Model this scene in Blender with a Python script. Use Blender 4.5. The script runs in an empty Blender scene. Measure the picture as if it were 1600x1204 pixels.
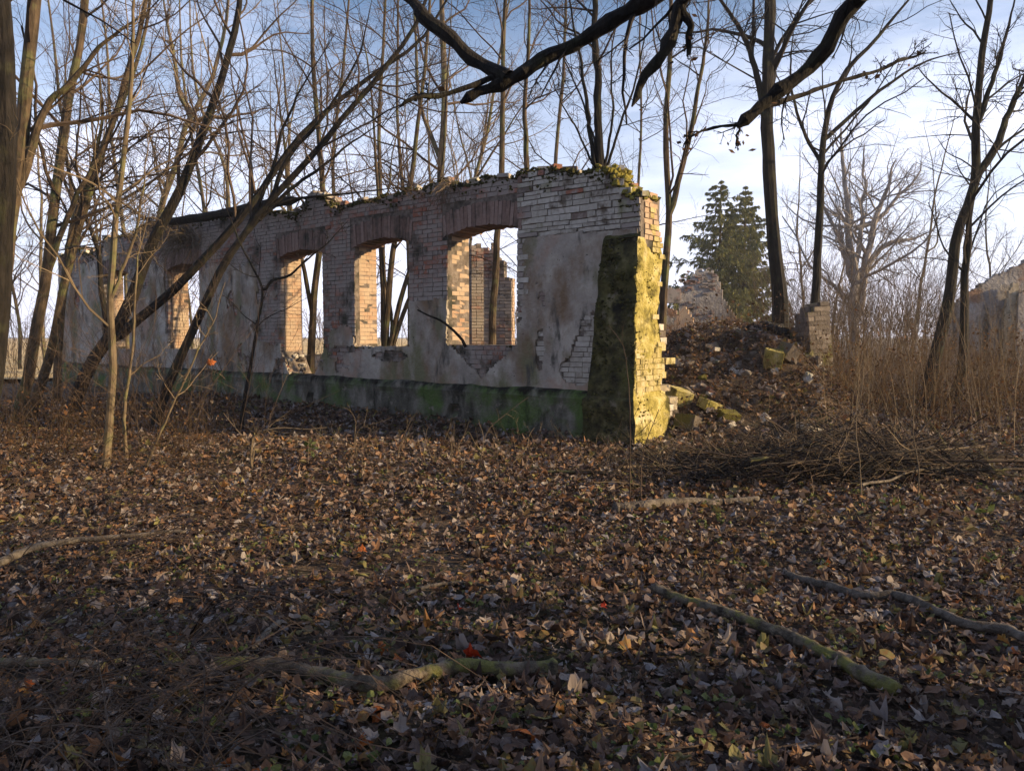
import bpy, math, random
import numpy as np
from mathutils import Vector, Matrix
R = math.radians
rng = np.random.default_rng(11)
random.seed(5)
sc = bpy.context.scene
COL = sc.collection

# ---------------------------------------------------------------- camera
F = 1200.0                      # focal length in photo pixels (1600 wide)
PITCH = R(3.7); CAMZ = 1.6
cd = bpy.data.cameras.new('camera'); cam = bpy.data.objects.new('camera', cd); COL.objects.link(cam)
cd.sensor_width = 36; cd.lens = 36 * F / 1600; cd.clip_start = .05; cd.clip_end = 3000
cam.location = (0, 0, CAMZ); cam.rotation_euler = (R(90) - PITCH, 0, 0)
sc.camera = cam

# ---------------------------------------------------------------- light
EL, AZ = R(19.5), R(100)
w = bpy.data.worlds.new('World'); sc.world = w; w.use_nodes = True
nt = w.node_tree; bg = nt.nodes['Background']; bg.inputs[1].default_value = .10
sky = nt.nodes.new('ShaderNodeTexSky'); sky.sky_type = 'NISHITA'; sky.sun_disc = False
sky.sun_elevation = EL; sky.sun_rotation = AZ; sky.dust_density = 1.6; sky.air_density = 1.0; sky.ozone_density = 3.5
tc = nt.nodes.new('ShaderNodeTexCoord'); mp = nt.nodes.new('ShaderNodeMapping'); mp.inputs['Scale'].default_value = (1.2, 1.2, 5.5)
cn = nt.nodes.new('ShaderNodeTexNoise'); cn.inputs['Scale'].default_value = 2.2; cn.inputs['Detail'].default_value = 7; cn.inputs['Roughness'].default_value = .55
cr = nt.nodes.new('ShaderNodeMapRange'); cr.inputs[1].default_value = .42; cr.inputs[2].default_value = .75; cr.inputs[3].default_value = -.12; cr.inputs[4].default_value = .5
mx = nt.nodes.new('ShaderNodeMix'); mx.data_type = 'RGBA'; mx.inputs[7].default_value = (8.0, 8.3, 10.2, 1)
L = nt.links.new
L(tc.outputs['Generated'], mp.inputs[0]); L(mp.outputs[0], cn.inputs['Vector']); L(cn.outputs[0], cr.inputs[0])
sz = nt.nodes.new('ShaderNodeSeparateXYZ'); L(tc.outputs['Generated'], sz.inputs[0])
hr = nt.nodes.new('ShaderNodeMapRange'); hr.inputs[1].default_value = 0; hr.inputs[2].default_value = .42; hr.inputs[3].default_value = 1.0; hr.inputs[4].default_value = .05; L(sz.outputs[2], hr.inputs[0])
ad = nt.nodes.new('ShaderNodeMath'); ad.operation = 'ADD'; ad.use_clamp = True; L(hr.outputs[0], ad.inputs[0]); L(cr.outputs[0], ad.inputs[1]); L(ad.outputs[0], mx.inputs[0]); L(sky.outputs[0], mx.inputs[6]); L(mx.outputs[2], bg.inputs[0])
sd = bpy.data.lights.new('sun', 'SUN'); sun = bpy.data.objects.new('sun', sd); COL.objects.link(sun)
sd.energy = 5.0; sd.angle = R(.5); sd.color = (1, .72, .38)
sdir = Vector((math.sin(AZ) * math.cos(EL), math.cos(AZ) * math.cos(EL), math.sin(EL)))
sun.rotation_euler = sdir.to_track_quat('Z', 'Y').to_euler(); sun.location = (30, -8, 20)
sc.view_settings.view_transform = 'Standard'; sc.view_settings.look = 'None'
sc.view_settings.exposure = 0.85; sc.view_settings.gamma = 1; sc.view_settings.use_curve_mapping = False

# ---------------------------------------------------------------- helpers
def ray(px, py):
    x, y = (px - 800) / F, (602 - py) / F
    c, s = math.cos(PITCH), math.sin(PITCH)
    return np.array([x, c + y * s, -s + y * c])
def at(px, py, Y):
    d = ray(px, py); return np.array([0, 0, CAMZ]) + d * (Y / d[1])
def gp(px, py, z=0.0):
    d = ray(px, py); return np.array([0, 0, CAMZ]) + d * ((z - CAMZ) / d[2])
TAB = np.random.default_rng(3).random((256, 256))
def vn(x, y, o=0):
    x = np.asarray(x, float) + o * 17.3; y = np.asarray(y, float) + o * 9.7
    xi, yi = np.floor(x).astype(int), np.floor(y).astype(int); fx, fy = x - xi, y - yi
    fx, fy = fx * fx * (3 - 2 * fx), fy * fy * (3 - 2 * fy)
    g = lambda a, b: TAB[a & 255, b & 255]
    return (g(xi, yi) * (1 - fx) + g(xi + 1, yi) * fx) * (1 - fy) + (g(xi, yi + 1) * (1 - fx) + g(xi + 1, yi + 1) * fx) * fy - .5
def fbm(x, y, o=0, n=4):
    return sum(vn(np.asarray(x) * 2 ** i, np.asarray(y) * 2 ** i, o + i) * .5 ** i for i in range(n))
def sst(a, b, x):
    t = np.clip((np.asarray(x, float) - a) / (b - a), 0, 1); return t * t * (3 - 2 * t)
def nrm(a): return a / np.maximum(np.linalg.norm(a, axis=-1, keepdims=True), 1e-9)

def mesh(name, V, faces, mat, smooth=False):
    """faces: list of int arrays (n,k)"""
    me = bpy.data.meshes.new(name); V = np.ascontiguousarray(V, np.float32)
    faces = [np.asarray(f, np.int32) for f in faces if len(f)]
    li = np.concatenate([f.ravel() for f in faces]); cnt = np.concatenate([np.full(len(f), f.shape[1]) for f in faces])
    me.vertices.add(len(V)); me.vertices.foreach_set('co', V.ravel())
    me.loops.add(len(li)); me.loops.foreach_set('vertex_index', li)
    me.polygons.add(len(cnt)); me.polygons.foreach_set('loop_start', (np.cumsum(cnt) - cnt).astype(np.int32))
    for m in (mat if isinstance(mat, (list, tuple)) else [mat]): me.materials.append(m)
    me.update(calc_edges=True); me.validate()
    me.polygons.foreach_set('use_smooth', np.full(len(me.polygons), smooth))
    return me
def link(name, me, parent=None, loc=None):
    o = bpy.data.objects.new(name, me); COL.objects.link(o)
    if parent is not None: o.parent = parent
    if loc is not None: o.location = loc
    return o
def tag(o, label=None, cat=None, group=None, kind=None):
    for k, v in (('label', label), ('category', cat), ('group', group), ('kind', kind)):
        if v: o[k] = v
    return o
def thing(name, label, cat, group=None, loc=(0, 0, 0)):
    o = bpy.data.objects.new(name, None); COL.objects.link(o); o.location = loc; o.empty_display_size = .2
    return tag(o, label, cat, group)
class MB:
    """collects vertices and faces"""
    def __init__(s): s.V = []; s.Q = []; s.T = []; s.n = 0
    def add(s, V, Q=None, T=None):
        V = np.asarray(V, float).reshape(-1, 3)
        if Q is not None and len(Q): s.Q.append(np.asarray(Q) + s.n)
        if T is not None and len(T): s.T.append(np.asarray(T) + s.n)
        s.V.append(V); s.n += len(V)
    def obj(s, name, mat, parent=None, smooth=False, kind=None):
        f = []
        if s.Q: f.append(np.concatenate(s.Q))
        if s.T: f.append(np.concatenate(s.T))
        o = link(name, mesh(name, np.concatenate(s.V), f, mat, smooth), parent)
        if kind: o['kind'] = kind
        return o
BOXQ = np.array([[0, 2, 3, 1], [4, 5, 7, 6], [0, 1, 5, 4], [2, 6, 7, 3], [0, 4, 6, 2], [1, 3, 7, 5]])[:, ::-1]
BOXV = np.array([[i, j, k] for i in (0, 1) for j in (0, 1) for k in (0, 1)], float)

def tubes(mb, P, Rd, k=3, rough=0.0):
    P = np.asarray(P, float); Rd = np.asarray(Rd, float)
    if P.ndim == 2: P = P[None]; Rd = Rd[None]
    N, n, _ = P.shape
    if N == 0: return
    t = nrm(np.gradient(P, axis=1))
    m = nrm(P[:, -1] - P[:, 0]); ref = np.cross(m, np.where(np.abs(m[:, 2:3]) < .8, [[0, 0, 1.]], [[1., .2, 0]]))[:, None]
    a = nrm(ref - (ref * t).sum(-1, keepdims=True) * t); b = np.cross(t, a)
    an = np.arange(k) * 2 * math.pi / k
    rr = Rd[:, :, None] * np.ones(k)
    if rough: rr = rr * (1 + rough * rng.standard_normal(rr.shape))
    V = P[:, :, None] + rr[..., None] * (np.cos(an)[:, None] * a[:, :, None] + np.sin(an)[:, None] * b[:, :, None])
    i, j, q = np.meshgrid(np.arange(N), np.arange(n - 1), np.arange(k), indexing='ij')
    b0 = (i * n + j) * k; q2 = (q + 1) % k
    Q = np.stack([b0 + q, b0 + q2, b0 + k + q2, b0 + k + q], -1).reshape(-1, 4)
    mb.add(V, Q)
def spline(pts, n):
    P = np.asarray(pts, float); P = np.vstack([2 * P[0] - P[1], P, 2 * P[-1] - P[-2]])
    d = np.concatenate([[0], np.cumsum(np.linalg.norm(np.diff(P[1:-1], axis=0), axis=1))]); u = np.linspace(0, d[-1], n)
    s = np.clip(np.searchsorted(d, u, side='right') - 1, 0, len(d) - 2); f = ((u - d[s]) / (d[s + 1] - d[s]))[:, None]
    p0, p1, p2, p3 = P[s], P[s + 1], P[s + 2], P[s + 3]
    return .5 * (2 * p1 + (p2 - p0) * f + (2 * p0 - 5 * p1 + 4 * p2 - p3) * f ** 2 + (3 * p1 - p0 - 3 * p2 + p3) * f ** 3)
def wobble(P, amp):
    n = len(P); x = np.linspace(0, 1, n) * n * .35; o = rng.random() * 50
    return P + amp * np.stack([fbm(x, x * 0 + 3, o), fbm(x, x * 0 + 7, o), fbm(x, x * 0 + 11, o) * .4], -1)

def sprout(P, Rd, n, lf, ang=(30, 65), up=.05, wob=.12, pts=5, tmin=.2, rf=.55, rmin=.003, tpow=1.0, tip=.35):
    """children of N polylines: returns P (N*n,pts,3), R"""
    N, m, _ = P.shape
    if N == 0: return np.zeros((0, pts, 3)), np.zeros((0, pts))
    ii = np.repeat(np.arange(N), n); M = len(ii)
    t = tmin + (1 - tmin) * rng.random(M) ** tpow * .98
    f = t * (m - 1); k = np.minimum(f.astype(int), m - 2); g = (f - k)[:, None]
    p = P[ii, k] * (1 - g) + P[ii, k + 1] * g; tan = nrm(P[ii, k + 1] - P[ii, k])
    r = Rd[ii, k] * (1 - g[:, 0]) + Rd[ii, k + 1] * g[:, 0]
    Lp = np.linalg.norm(np.diff(P, axis=1), axis=2).sum(1)[ii]
    ln = Lp * rng.uniform(lf[0], lf[1], M) * (1.15 - .75 * t)
    rv = nrm(rng.standard_normal((M, 3))); per = nrm(np.cross(tan, rv)); a = np.radians(rng.uniform(*ang, M))[:, None]
    d = np.cos(a) * tan + np.sin(a) * per
    out = np.zeros((M, pts, 3)); out[:, 0] = p; st = (ln / (pts - 1))[:, None]
    for q in range(1, pts):
        d = nrm(d + wob * rng.standard_normal((M, 3)) + np.array([0, 0, up])); out[:, q] = out[:, q - 1] + d * st
    r0 = np.maximum(np.minimum(r * rf, ln * .02 + .002), rmin)
    return out, r0[:, None] * np.linspace(1, tip, pts)

# ---------------------------------------------------------------- materials
def mk(name, ramp, scale=4, detail=6, rnd=0.0, stains=(), bump=None, rough=.9, vs=(1, 1, 1), spec=.25, rgh=.6, trans=0):
    m = bpy.data.materials.new(name); m.use_nodes = True; t = m.node_tree; n = t.nodes; l = t.links.new
    bs = n['Principled BSDF']; bs.inputs['Roughness'].default_value = rough; bs.inputs['Specular IOR Level'].default_value = spec
    geo = n.new('ShaderNodeNewGeometry')
    def noise(sc_, det, vs_=(1, 1, 1), off=0):
        mpn = n.new('ShaderNodeMapping'); mpn.inputs['Scale'].default_value = vs_; mpn.inputs['Location'].default_value = (off, off * .7, off * .3)
        l(geo.outputs['Position'], mpn.inputs[0]); q = n.new('ShaderNodeTexNoise'); q.inputs['Scale'].default_value = sc_
        q.inputs['Detail'].default_value = det; q.inputs['Roughness'].default_value = rgh; l(mpn.outputs[0], q.inputs['Vector']); return q.outputs[0]
    def math_(op, a, b):
        q = n.new('ShaderNodeMath'); q.operation = op
        for i, v in enumerate((a, b)):
            if isinstance(v, (int, float)): q.inputs[i].default_value = v
            else: l(v, q.inputs[i])
        return q.outputs[0]
    fac = math_('ADD', math_('MULTIPLY', math_('SUBTRACT', noise(scale, detail, vs), .5), 1.6), .5)
    if rnd:
        oi = n.new('ShaderNodeObjectInfo')
        ra = math_('FRACT', math_('ADD', oi.outputs['Random'], geo.outputs['Random Per Island']), 0)
        fac = math_('ADD', math_('MULTIPLY', fac, 1 - rnd), math_('MULTIPLY', ra, rnd))
    cr_ = n.new('ShaderNodeValToRGB'); e = cr_.color_ramp.elements
    while len(e) < len(ramp): e.new(.5)
    for i, (p, c) in enumerate(ramp): e[i].position = p; e[i].color = (*c, 1)
    l(fac, cr_.inputs[0]); c = cr_.outputs[0]
    for i, s in enumerate(stains):
        col, ssc, lo, hi = s[:4]; svs = s[4] if len(s) > 4 else (1, 1, 1); zr = s[5] if len(s) > 5 else None
        mr = n.new('ShaderNodeMapRange'); mr.inputs[1].default_value = lo; mr.inputs[2].default_value = hi
        src = noise(ssc, 5, svs, 3.1 * (i + 1))
        if zr:                                   # weight by height: (z0,z1,w) adds w at z0 fading to 0 at z1
            sp = n.new('ShaderNodeSeparateXYZ'); l(geo.outputs['Position'], sp.inputs[0])
            zz = n.new('ShaderNodeMapRange'); zz.inputs[1].default_value = zr[0]; zz.inputs[2].default_value = zr[1]; zz.inputs[3].default_value = zr[2]; zz.inputs[4].default_value = 0
            l(sp.outputs[2], zz.inputs[0]); src = math_('ADD', src, zz.outputs[0])
        l(src, mr.inputs[0]); x = n.new('ShaderNodeMix'); x.data_type = 'RGBA'; l(mr.outputs[0], x.inputs[0]); l(c, x.inputs[6]); x.inputs[7].default_value = (*col, 1); c = x.outputs[2]
    l(c, bs.inputs['Base Color'])
    if bump:
        b = n.new('ShaderNodeBump'); b.inputs['Strength'].default_value = bump[1]; b.inputs['Distance'].default_value = bump[2]
        l(noise(bump[0], 6, bump[3] if len(bump) > 3 else (1, 1, 1)), b.inputs['Height']); l(b.outputs[0], bs.inputs['Normal'])
    if trans:
        tr = n.new('ShaderNodeBsdfTranslucent'); l(c, tr.inputs[0]); ms = n.new('ShaderNodeMixShader'); ms.inputs[0].default_value = trans
        l(bs.outputs[0], ms.inputs[1]); l(tr.outputs[0], ms.inputs[2]); l(ms.outputs[0], n['Material Output'].inputs[0])
    return m
M = {}
M['soil'] = mk('soil', [(.25, (.022, .015, .011)), (.5, (.05, .034, .024)), (.75, (.10, .07, .048))], 9, 9, bump=(25, .9, .04), stains=[((.05, .055, .02), .5, .55, .7), ((.16, .11, .07), 30, .55, .62)])
M['field'] = mk('field', [(.3, (.42, .30, .14)), (.7, (.56, .42, .2))], .6, 8, vs=(1, .2, 1))
LEAF = [(0, (.03, .018, .014)), (.2, (.07, .042, .031)), (.36, (.13, .09, .075)), (.5, (.20, .10, .05)), (.62, (.235, .175, .135)), (.74, (.27, .245, .24)), (.84, (.10, .058, .046)), (.92, (.18, .17, .06)), (.965, (.25, .11, .035)), (1, (.30, .22, .13))]
M['leaf'] = mk('leaf', LEAF, 40, 3, rnd=.94, rough=.7, spec=.3, trans=.2)
M['leaf_orange'] = mk('leaf_orange', [(.3, (.27, .065, .014)), (.7, (.34, .11, .022))], 30, 3, rough=.6, trans=.2)
M['leaf_red'] = mk('leaf_red', [(.3, (.33, .025, .008)), (.7, (.4, .05, .014))], 30, 3, rough=.6, trans=.2)
M['green'] = mk('green_leaf', [(.2, (.05, .075, .022)), (.6, (.12, .145, .045)), (.9, (.19, .20, .07))], 8, 3, rnd=.7, rough=.6, trans=.3)
M['dry'] = mk('dry_leaf', [(.2, (.06, .035, .02)), (.8, (.16, .08, .035))], 8, 3, rnd=.8, trans=.2)
BK = (6, .8, .02, (1, 1, .3))
M['bark_dark'] = mk('bark_dark', [(.3, (.007, .006, .0055)), (.7, (.022, .018, .015))], 14, 7, vs=(1, 1, .25), bump=(30, 1, .03, (1, 1, .2)), stains=[((.035, .036, .018), 3, .54, .7)])
M['bark'] = mk('bark', [(.3, (.035, .026, .018)), (.7, (.105, .075, .048))], 12, 7, vs=(1, 1, .3), bump=(30, .7, .02, (1, 1, .3)), stains=[((.10, .105, .045), 3, .5, .66)])
M['bark_pale'] = mk('bark_pale', [(.3, (.075, .056, .036)), (.7, (.17, .13, .085))], 10, 7, vs=(1, 1, .5), bump=(30, .5, .01), stains=[((.14, .14, .06), 3, .5, .66)])
M['twig'] = mk('twig', [(.3, (.04, .028, .021)), (.7, (.10, .07, .05))], 3, 3)
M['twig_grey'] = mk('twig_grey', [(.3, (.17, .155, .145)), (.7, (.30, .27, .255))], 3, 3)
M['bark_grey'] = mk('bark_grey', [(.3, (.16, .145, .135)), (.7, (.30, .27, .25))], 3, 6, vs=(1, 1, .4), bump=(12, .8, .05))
M['twig_dark'] = mk('twig_dark', [(.3, (.012, .010, .009)), (.7, (.032, .025, .021))], 3, 3)
M['twig_pale'] = mk('twig_pale', [(.3, (.11, .083, .055)), (.7, (.21, .16, .105))], 3, 3, rnd=.5)
M['weed'] = mk('weed', [(.1, (.035, .021, .013)), (.5, (.085, .05, .027)), (.9, (.17, .115, .055))], 3, 3, rnd=.8, trans=.2)
M['log'] = mk('log_bark', [(.3, (.06, .048, .036)), (.7, (.19, .155, .115))], 14, 7, bump=(45, 1, .02), stains=[((.15, .145, .045), 7, .49, .6), ((.03, .024, .018), 9, .55, .68)])
M['log_grey'] = mk('log_grey', [(.3, (.06, .05, .042)), (.7, (.17, .145, .12))], 12, 7, bump=(40, 1, .015), stains=[((.04, .03, .024), 8, .55, .66)])
M['mortar'] = mk('mortar', [(.3, (.10, .08, .068)), (.7, (.22, .185, .16))], 9, 8, bump=(40, .8, .02), stains=[((.04, .04, .03), 2, .5, .65)])
M['brick'] = mk('brick', [(.12, (.13, .10, .088)), (.3, (.21, .16, .14)), (.48, (.28, .22, .195)), (.6, (.26, .125, .09)), (.84, (.33, .125, .075)), (.93, (.28, .22, .185))], 22, 6, rnd=.6, bump=(60, .7, .01), stains=[((.31, .275, .25), 1.1, .43, .58), ((.30, .265, .24), 7, .5, .64), ((.05, .047, .036), 1.6, .53, .66), ((.05, .048, .035), 2.5, .62, .74, (1, 1, .4))])
M['brick_lit'] = mk('brick_sunlit', [(.15, (.28, .19, .13)), (.4, (.34, .24, .165)), (.6, (.35, .20, .125)), (.85, (.40, .31, .22))], 14, 7, rnd=.4, bump=(60, .6, .008), stains=[((.40, .32, .24), 1.9, .32, .68), ((.24, .17, .125), 9, .6, .72)])  # sunlit copy of brick: paler, warmer tone of the sun painted in
M['voussoir'] = mk('voussoir', [(.15, (.13, .088, .075)), (.5, (.23, .155, .13)), (.85, (.30, .22, .19))], 20, 6, rnd=.5, bump=(60, .6, .008), stains=[((.06, .055, .045), 2, .5, .66)])
M['whitestone'] = mk('limewashed_stone', [(.15, (.30, .27, .23)), (.5, (.44, .41, .36)), (.85, (.56, .53, .48))], 12, 7, rnd=.35, bump=(40, .8, .012), stains=[((.13, .105, .08), 3, .54, .66), ((.14, .14, .05), 1.5, .58, .7)])
M['plaster'] = mk('plaster', [(.15, (.19, .17, .145)), (.45, (.335, .30, .262)), (.8, (.47, .43, .375))], 2.2, 10, bump=(14, .8, .03), rough=.92,
    stains=[((.21, .145, .095), 1.0, .50, .62, (1, 1, .6)), ((.17, .165, .095), 1.5, .52, .66, (1, 1, .5)), ((.085, .08, .07), 4, .56, .68, (1, 1, .35)), ((.37, .25, .19), .9, .55, .68), ((.07, .065, .055), 16, .66, .70)])
M['algae'] = mk('algae_shaded_render', [(.22, (.016, .015, .009)), (.45, (.055, .05, .02)), (.62, (.11, .10, .04)), (.85, (.21, .185, .11))], 4.5, 9, bump=(30, 1, .03), stains=[((.075, .08, .02), 1.3, .5, .66), ((.17, .15, .11), 5, .60, .72), ((.008, .008, .006), 3, .55, .68)])  # dark algae, with the shade of the buttress front put into the colour
M['lichen'] = mk('lichen_sunlit_render', [(.2, (.12, .10, .025)), (.42, (.32, .27, .07)), (.62, (.46, .39, .15)), (.85, (.56, .50, .34))], 4, 10, bump=(26, 1, .03), stains=[((.075, .065, .015), 2.4, .52, .62), ((.11, .09, .02), 7, .58, .68), ((.42, .37, .29), 1.3, .58, .68), ((.05, .045, .015), 14, .64, .7)])  # yellow lichen; on the end face the sunlight is painted into it
M['plinth'] = mk('plinth', [(.2, (.035, .033, .025)), (.5, (.11, .105, .085)), (.8, (.24, .22, .19))], 4, 9, vs=(1, 1, .4), bump=(18, .9, .03), stains=[((.08, .13, .035), 1.3, .46, .6), ((.2, .18, .15), 4, .62, .68), ((.008, .008, .006), 4, .55, .74, (1, 1, .3), (.74, .6, .2))])
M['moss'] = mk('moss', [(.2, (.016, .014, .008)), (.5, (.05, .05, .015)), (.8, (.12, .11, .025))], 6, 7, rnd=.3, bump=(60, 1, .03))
M['moss_lit'] = mk('moss_yellow_lit', [(.2, (.10, .09, .02)), (.8, (.3, .26, .05))], 6, 7, rnd=.3, bump=(60, 1, .03))  # yellow moss, a lit copy of moss with sunlight in its colour
M['stone'] = mk('rubble', [(.15, (.07, .058, .05)), (.5, (.15, .125, .105)), (.85, (.26, .22, .185))], 7, 8, rnd=.5, bump=(30, .8, .02), stains=[((.13, .12, .03), 2, .55, .66)])
M['lichen_sunlit_brick'] = mk('lichen_sunlit_brick', [(.15, (.26, .21, .07)), (.5, (.42, .35, .16)), (.85, (.52, .45, .30))], 9, 8, rnd=.35, bump=(30, 1, .02), stains=[((.08, .07, .02), 5, .54, .66)])  # lichen on brick, brightened in colour for the sunlit end
M['limestone'] = mk('weathered_sunlit_limestone', [(.15, (.20, .165, .11)), (.5, (.34, .29, .21)), (.85, (.46, .40, .31))], 8, 7, rnd=.3, bump=(30, 1, .02), stains=[((.09, .075, .05), 4, .55, .66)])
M['greywall'] = mk('grey_render', [(.2, (.15, .14, .14)), (.5, (.25, .235, .23)), (.8, (.33, .32, .315))], .9, 9, bump=(6, 1, .08), stains=[((.20, .12, .085), .7, .5, .58), ((.06, .055, .05), 1.2, .56, .64, (1, 1, .4))])
M['spruce'] = mk('spruce_needles', [(.2, (.06, .08, .035)), (.55, (.17, .17, .06)), (.9, (.28, .25, .085))], .7, 4, rnd=.5, trans=.15)
M['char'] = mk('charcoal', [(.3, (.008, .008, .009)), (.7, (.025, .025, .028))], 8, 5, bump=(20, 1, .03))

# ---------------------------------------------------------------- wall frame
P0 = np.array([1.7, 11.0, 0]); U = nrm(np.array([-.77, .638, 0])); NN = np.array([U[1], -U[0], 0])   # NN points into the wall
WO = P0 + .24 * NN
def wpt(s, t, z): return WO + np.multiply.outer(s, U) + np.multiply.outer(t, NN) + np.multiply.outer(z, [0, 0, 1.])
def wsz(px, py):
    d = ray(px, py); o = np.array([0, 0, CAMZ]); k = ((WO - o) @ NN) / (d @ NN); p = o + d * k
    return float((p - WO) @ U), float(p[2])

# ---------------------------------------------------------------- ground
def gh(x, y):
    x = np.asarray(x, float); y = np.asarray(y, float)
    h = .10 * fbm(x * .35, y * .35, 1) + .05 * fbm(x * 1.3, y * 1.3, 2, 3)
    near = np.clip(1 - np.hypot(x, y) / 3, 0, 1); h = h * (1 - near)
    # rubble mound beside the broken end of the wall
    dx = np.where(x < 3.6, (x - 3.6) / 3.0, np.where(x > 4.7, (x - 4.7) / 2.2, 0)); dy = np.where(y < 15.4, (y - 15.4) / 4.6, np.where(y > 19, (y - 19) / 9, 0))
    r = np.hypot(dx, dy); mound = (1.45 + .12 * np.clip(x - 3.2, 0, 3) + .35 * fbm(x * .9, y * .9, 5, 3)) * (1 - sst(.1, 1.0, r)); h = h + .12 * fbm(x * 3, y * 3, 6, 2) * (1 - sst(.5, 1.1, r))
    # rubble inside the building
    p = np.stack([x, y], -1) - WO[:2]; s = p @ U[:2]; t = p @ NN[:2]
    inside = .75 * sst(.3, .9, t) * (1 - sst(6, 9, t)) * sst(-.5, .6, s) * (1 - sst(19, 21, s)) * (.7 + .6 * fbm(x, y, 8))
    h = h + np.maximum(mound, inside)
    h = h + .13 * sst(-2.2, -.2, t) * (1 - sst(.0, .4, t)) * sst(1.5, 5, s) * (1 - sst(20, 24, s))
    h = h + .45 * sst(5, 12, x) * sst(11, 20, y) * (1 - sst(30, 60, y))
    return h
def axis(lo, hi, mid, step, far):
    a = [mid]; st = step
    while a[-1] < far: a.append(a[-1] + st); st = step if a[-1] < hi else st * 1.18
    b = [mid]; st = step
    while b[-1] > -far: b.append(b[-1] - st); st = step if b[-1] > lo else st * 1.18
    return np.array(sorted(set(a + b)))
gx = axis(-16, 12, 0, .15, 600); gy = axis(-1, 21, 8, .15, 600)
GX, GY = np.meshgrid(gx, gy, indexing='ij'); nx, ny = GX.shape
GZ = gh(GX, GY); GZ = GZ * (1 - sst(80, 200, np.hypot(GX, GY)))
idx = np.arange(nx * ny).reshape(nx, ny)
GQ = np.stack([idx[:-1, :-1], idx[1:, :-1], idx[1:, 1:], idx[:-1, 1:]], -1).reshape(-1, 4)
ground = link('ground', mesh('ground', np.stack([GX, GY, GZ], -1).reshape(-1, 3), [GQ], M['soil'], True)); tag(ground, kind='structure')
fx, fy = np.meshgrid(np.linspace(-330, -15.5, 40), np.linspace(25, 420, 40), indexing='ij'); fi = np.arange(1600).reshape(40, 40)
fz = gh(fx, fy) * (1 - sst(80, 200, np.hypot(fx, fy))) + .12
field = link('field', mesh('field', np.stack([fx, fy, fz], -1).reshape(-1, 3), [np.stack([fi[:-1, :-1], fi[1:, :-1], fi[1:, 1:], fi[:-1, 1:]], -1).reshape(-1, 4)], M['field'], True)); tag(field, kind='structure')
def gpt(px, py):
    z = 0.0
    for _ in range(4):
        p = gp(px, py, z); z = float(gh(p[0], p[1]))
    p[2] = z; return p

hm = bpy.data.materials.new('haze'); hm.use_nodes = True; hn = hm.node_tree; hn.nodes.remove(hn.nodes['Principled BSDF'])
pv = hn.nodes.new('ShaderNodeVolumePrincipled'); pv.inputs['Color'].default_value = (.9, .93, 1, 1); pv.inputs['Density'].default_value = .0008; pv.inputs['Anisotropy'].default_value = .3
hn.links.new(pv.outputs[0], hn.nodes['Material Output'].inputs['Volume'])
GB0 = float(np.abs(gx).max()) + 80
hz = link('haze', mesh('haze', (BOXV - (.5, .5, 0)) * (2 * GB0, 2 * GB0, 31) + (0, 0, -1.8), [BOXQ], hm)); tag(hz, 'thin pale morning haze in the air', 'haze', kind='stuff')

def lump(mb, p, r, sq=.6):
    n = 5; V = []
    for a in np.linspace(0, math.pi, 4):
        for q in range(n):
            h = q * 2 * math.pi / n + a; V.append((math.sin(a) * math.cos(h), math.sin(a) * math.sin(h), math.cos(a) * sq))
    V = np.array(V) * r * rng.uniform(.7, 1.3, (len(V), 1)) * np.array([1, 1, 1.]); Q = [[i * n + j, (i + 1) * n + j, (i + 1) * n + (j + 1) % n, i * n + (j + 1) % n] for i in range(3) for j in range(n)]
    mb.add(V + p, Q)
# ---------------------------------------------------------------- ruined wall
ruin = thing('ruined_wall', 'long roofless ruined wall of brick and flaking plaster with five tall window openings', 'ruin', loc=WO)
RP = ruin
def rel(o): o.parent = RP; o.matrix_parent_inverse = Matrix.Translation(-Vector(RP.location)); return o
TH = .55
WINPX = [(700, 809, 538, 352), (556, 640, 541, 372), (440, 506, 545, 390), (265, 315, 545, 412), (166, 204, 545, 422)]
WIN = []
for a, b, ys, yt in WINPX:
    sl, _ = wsz(a, ys); sr, _ = wsz(b, ys); zs = wsz((a + b) / 2, ys)[1]; zt = wsz((a + b) / 2, yt)[1]
    WIN.append((sr, sl, zs, min(max(zt, 3.3), 3.55)))
SEND = wsz(97, 560)[0]
TOPPX = [(1000, 300), (985, 302), (966, 285), (955, 262), (935, 258), (905, 268), (880, 262), (850, 262), (820, 263), (800, 275), (760, 272), (735, 285), (705, 286), (690, 278), (665, 290), (640, 292), (600, 306), (575, 312), (540, 320), (515, 320), (508, 308), (490, 303), (478, 312), (465, 332), (420, 328), (390, 330), (330, 340), (270, 346), (225, 350), (200, 366), (160, 372), (155, 388), (140, 396), (118, 385), (97, 398), (80, 400)]
tp = np.array(sorted(wsz(*p) for p in TOPPX))
def top(s): return np.interp(s, tp[:, 0], tp[:, 1]) + .05 * fbm(np.asarray(s) * 3, np.asarray(s) * 0, 21, 3)
def arch_z(i, s, e=0.0):                       # underside of window head
    a, b, zs, zt = WIN[i]; x = np.clip((np.asarray(s) - (a + b) / 2) / ((b - a) / 2 + e), -1, 1); return zt - .13 * x * x
NOTCH = 2                                      # the broken sill
def sill_z(i, s):
    a, b, zs, zt = WIN[i]; z = zs + 0 * np.asarray(s)
    if i == NOTCH:
        x = (np.asarray(s) - a) / (b - a); z = zs - .72 * np.clip(np.minimum((x + .02) / .3, (1.02 - x) / .3), 0, 1) - .06 * fbm(np.asarray(s) * 6, 0 * x, 31, 2)
    return z
def solid(s, z, g=0.0):
    ok = (z < top(s) - g) & (s > 0) & (s < SEND)
    for i, (a, b, zs, zt) in enumerate(WIN):
        ok &= ~((s > a - g) & (s < b + g) & (z > sill_z(i, s) - g) & (z < arch_z(i, s) + g))
    return ok
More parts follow.
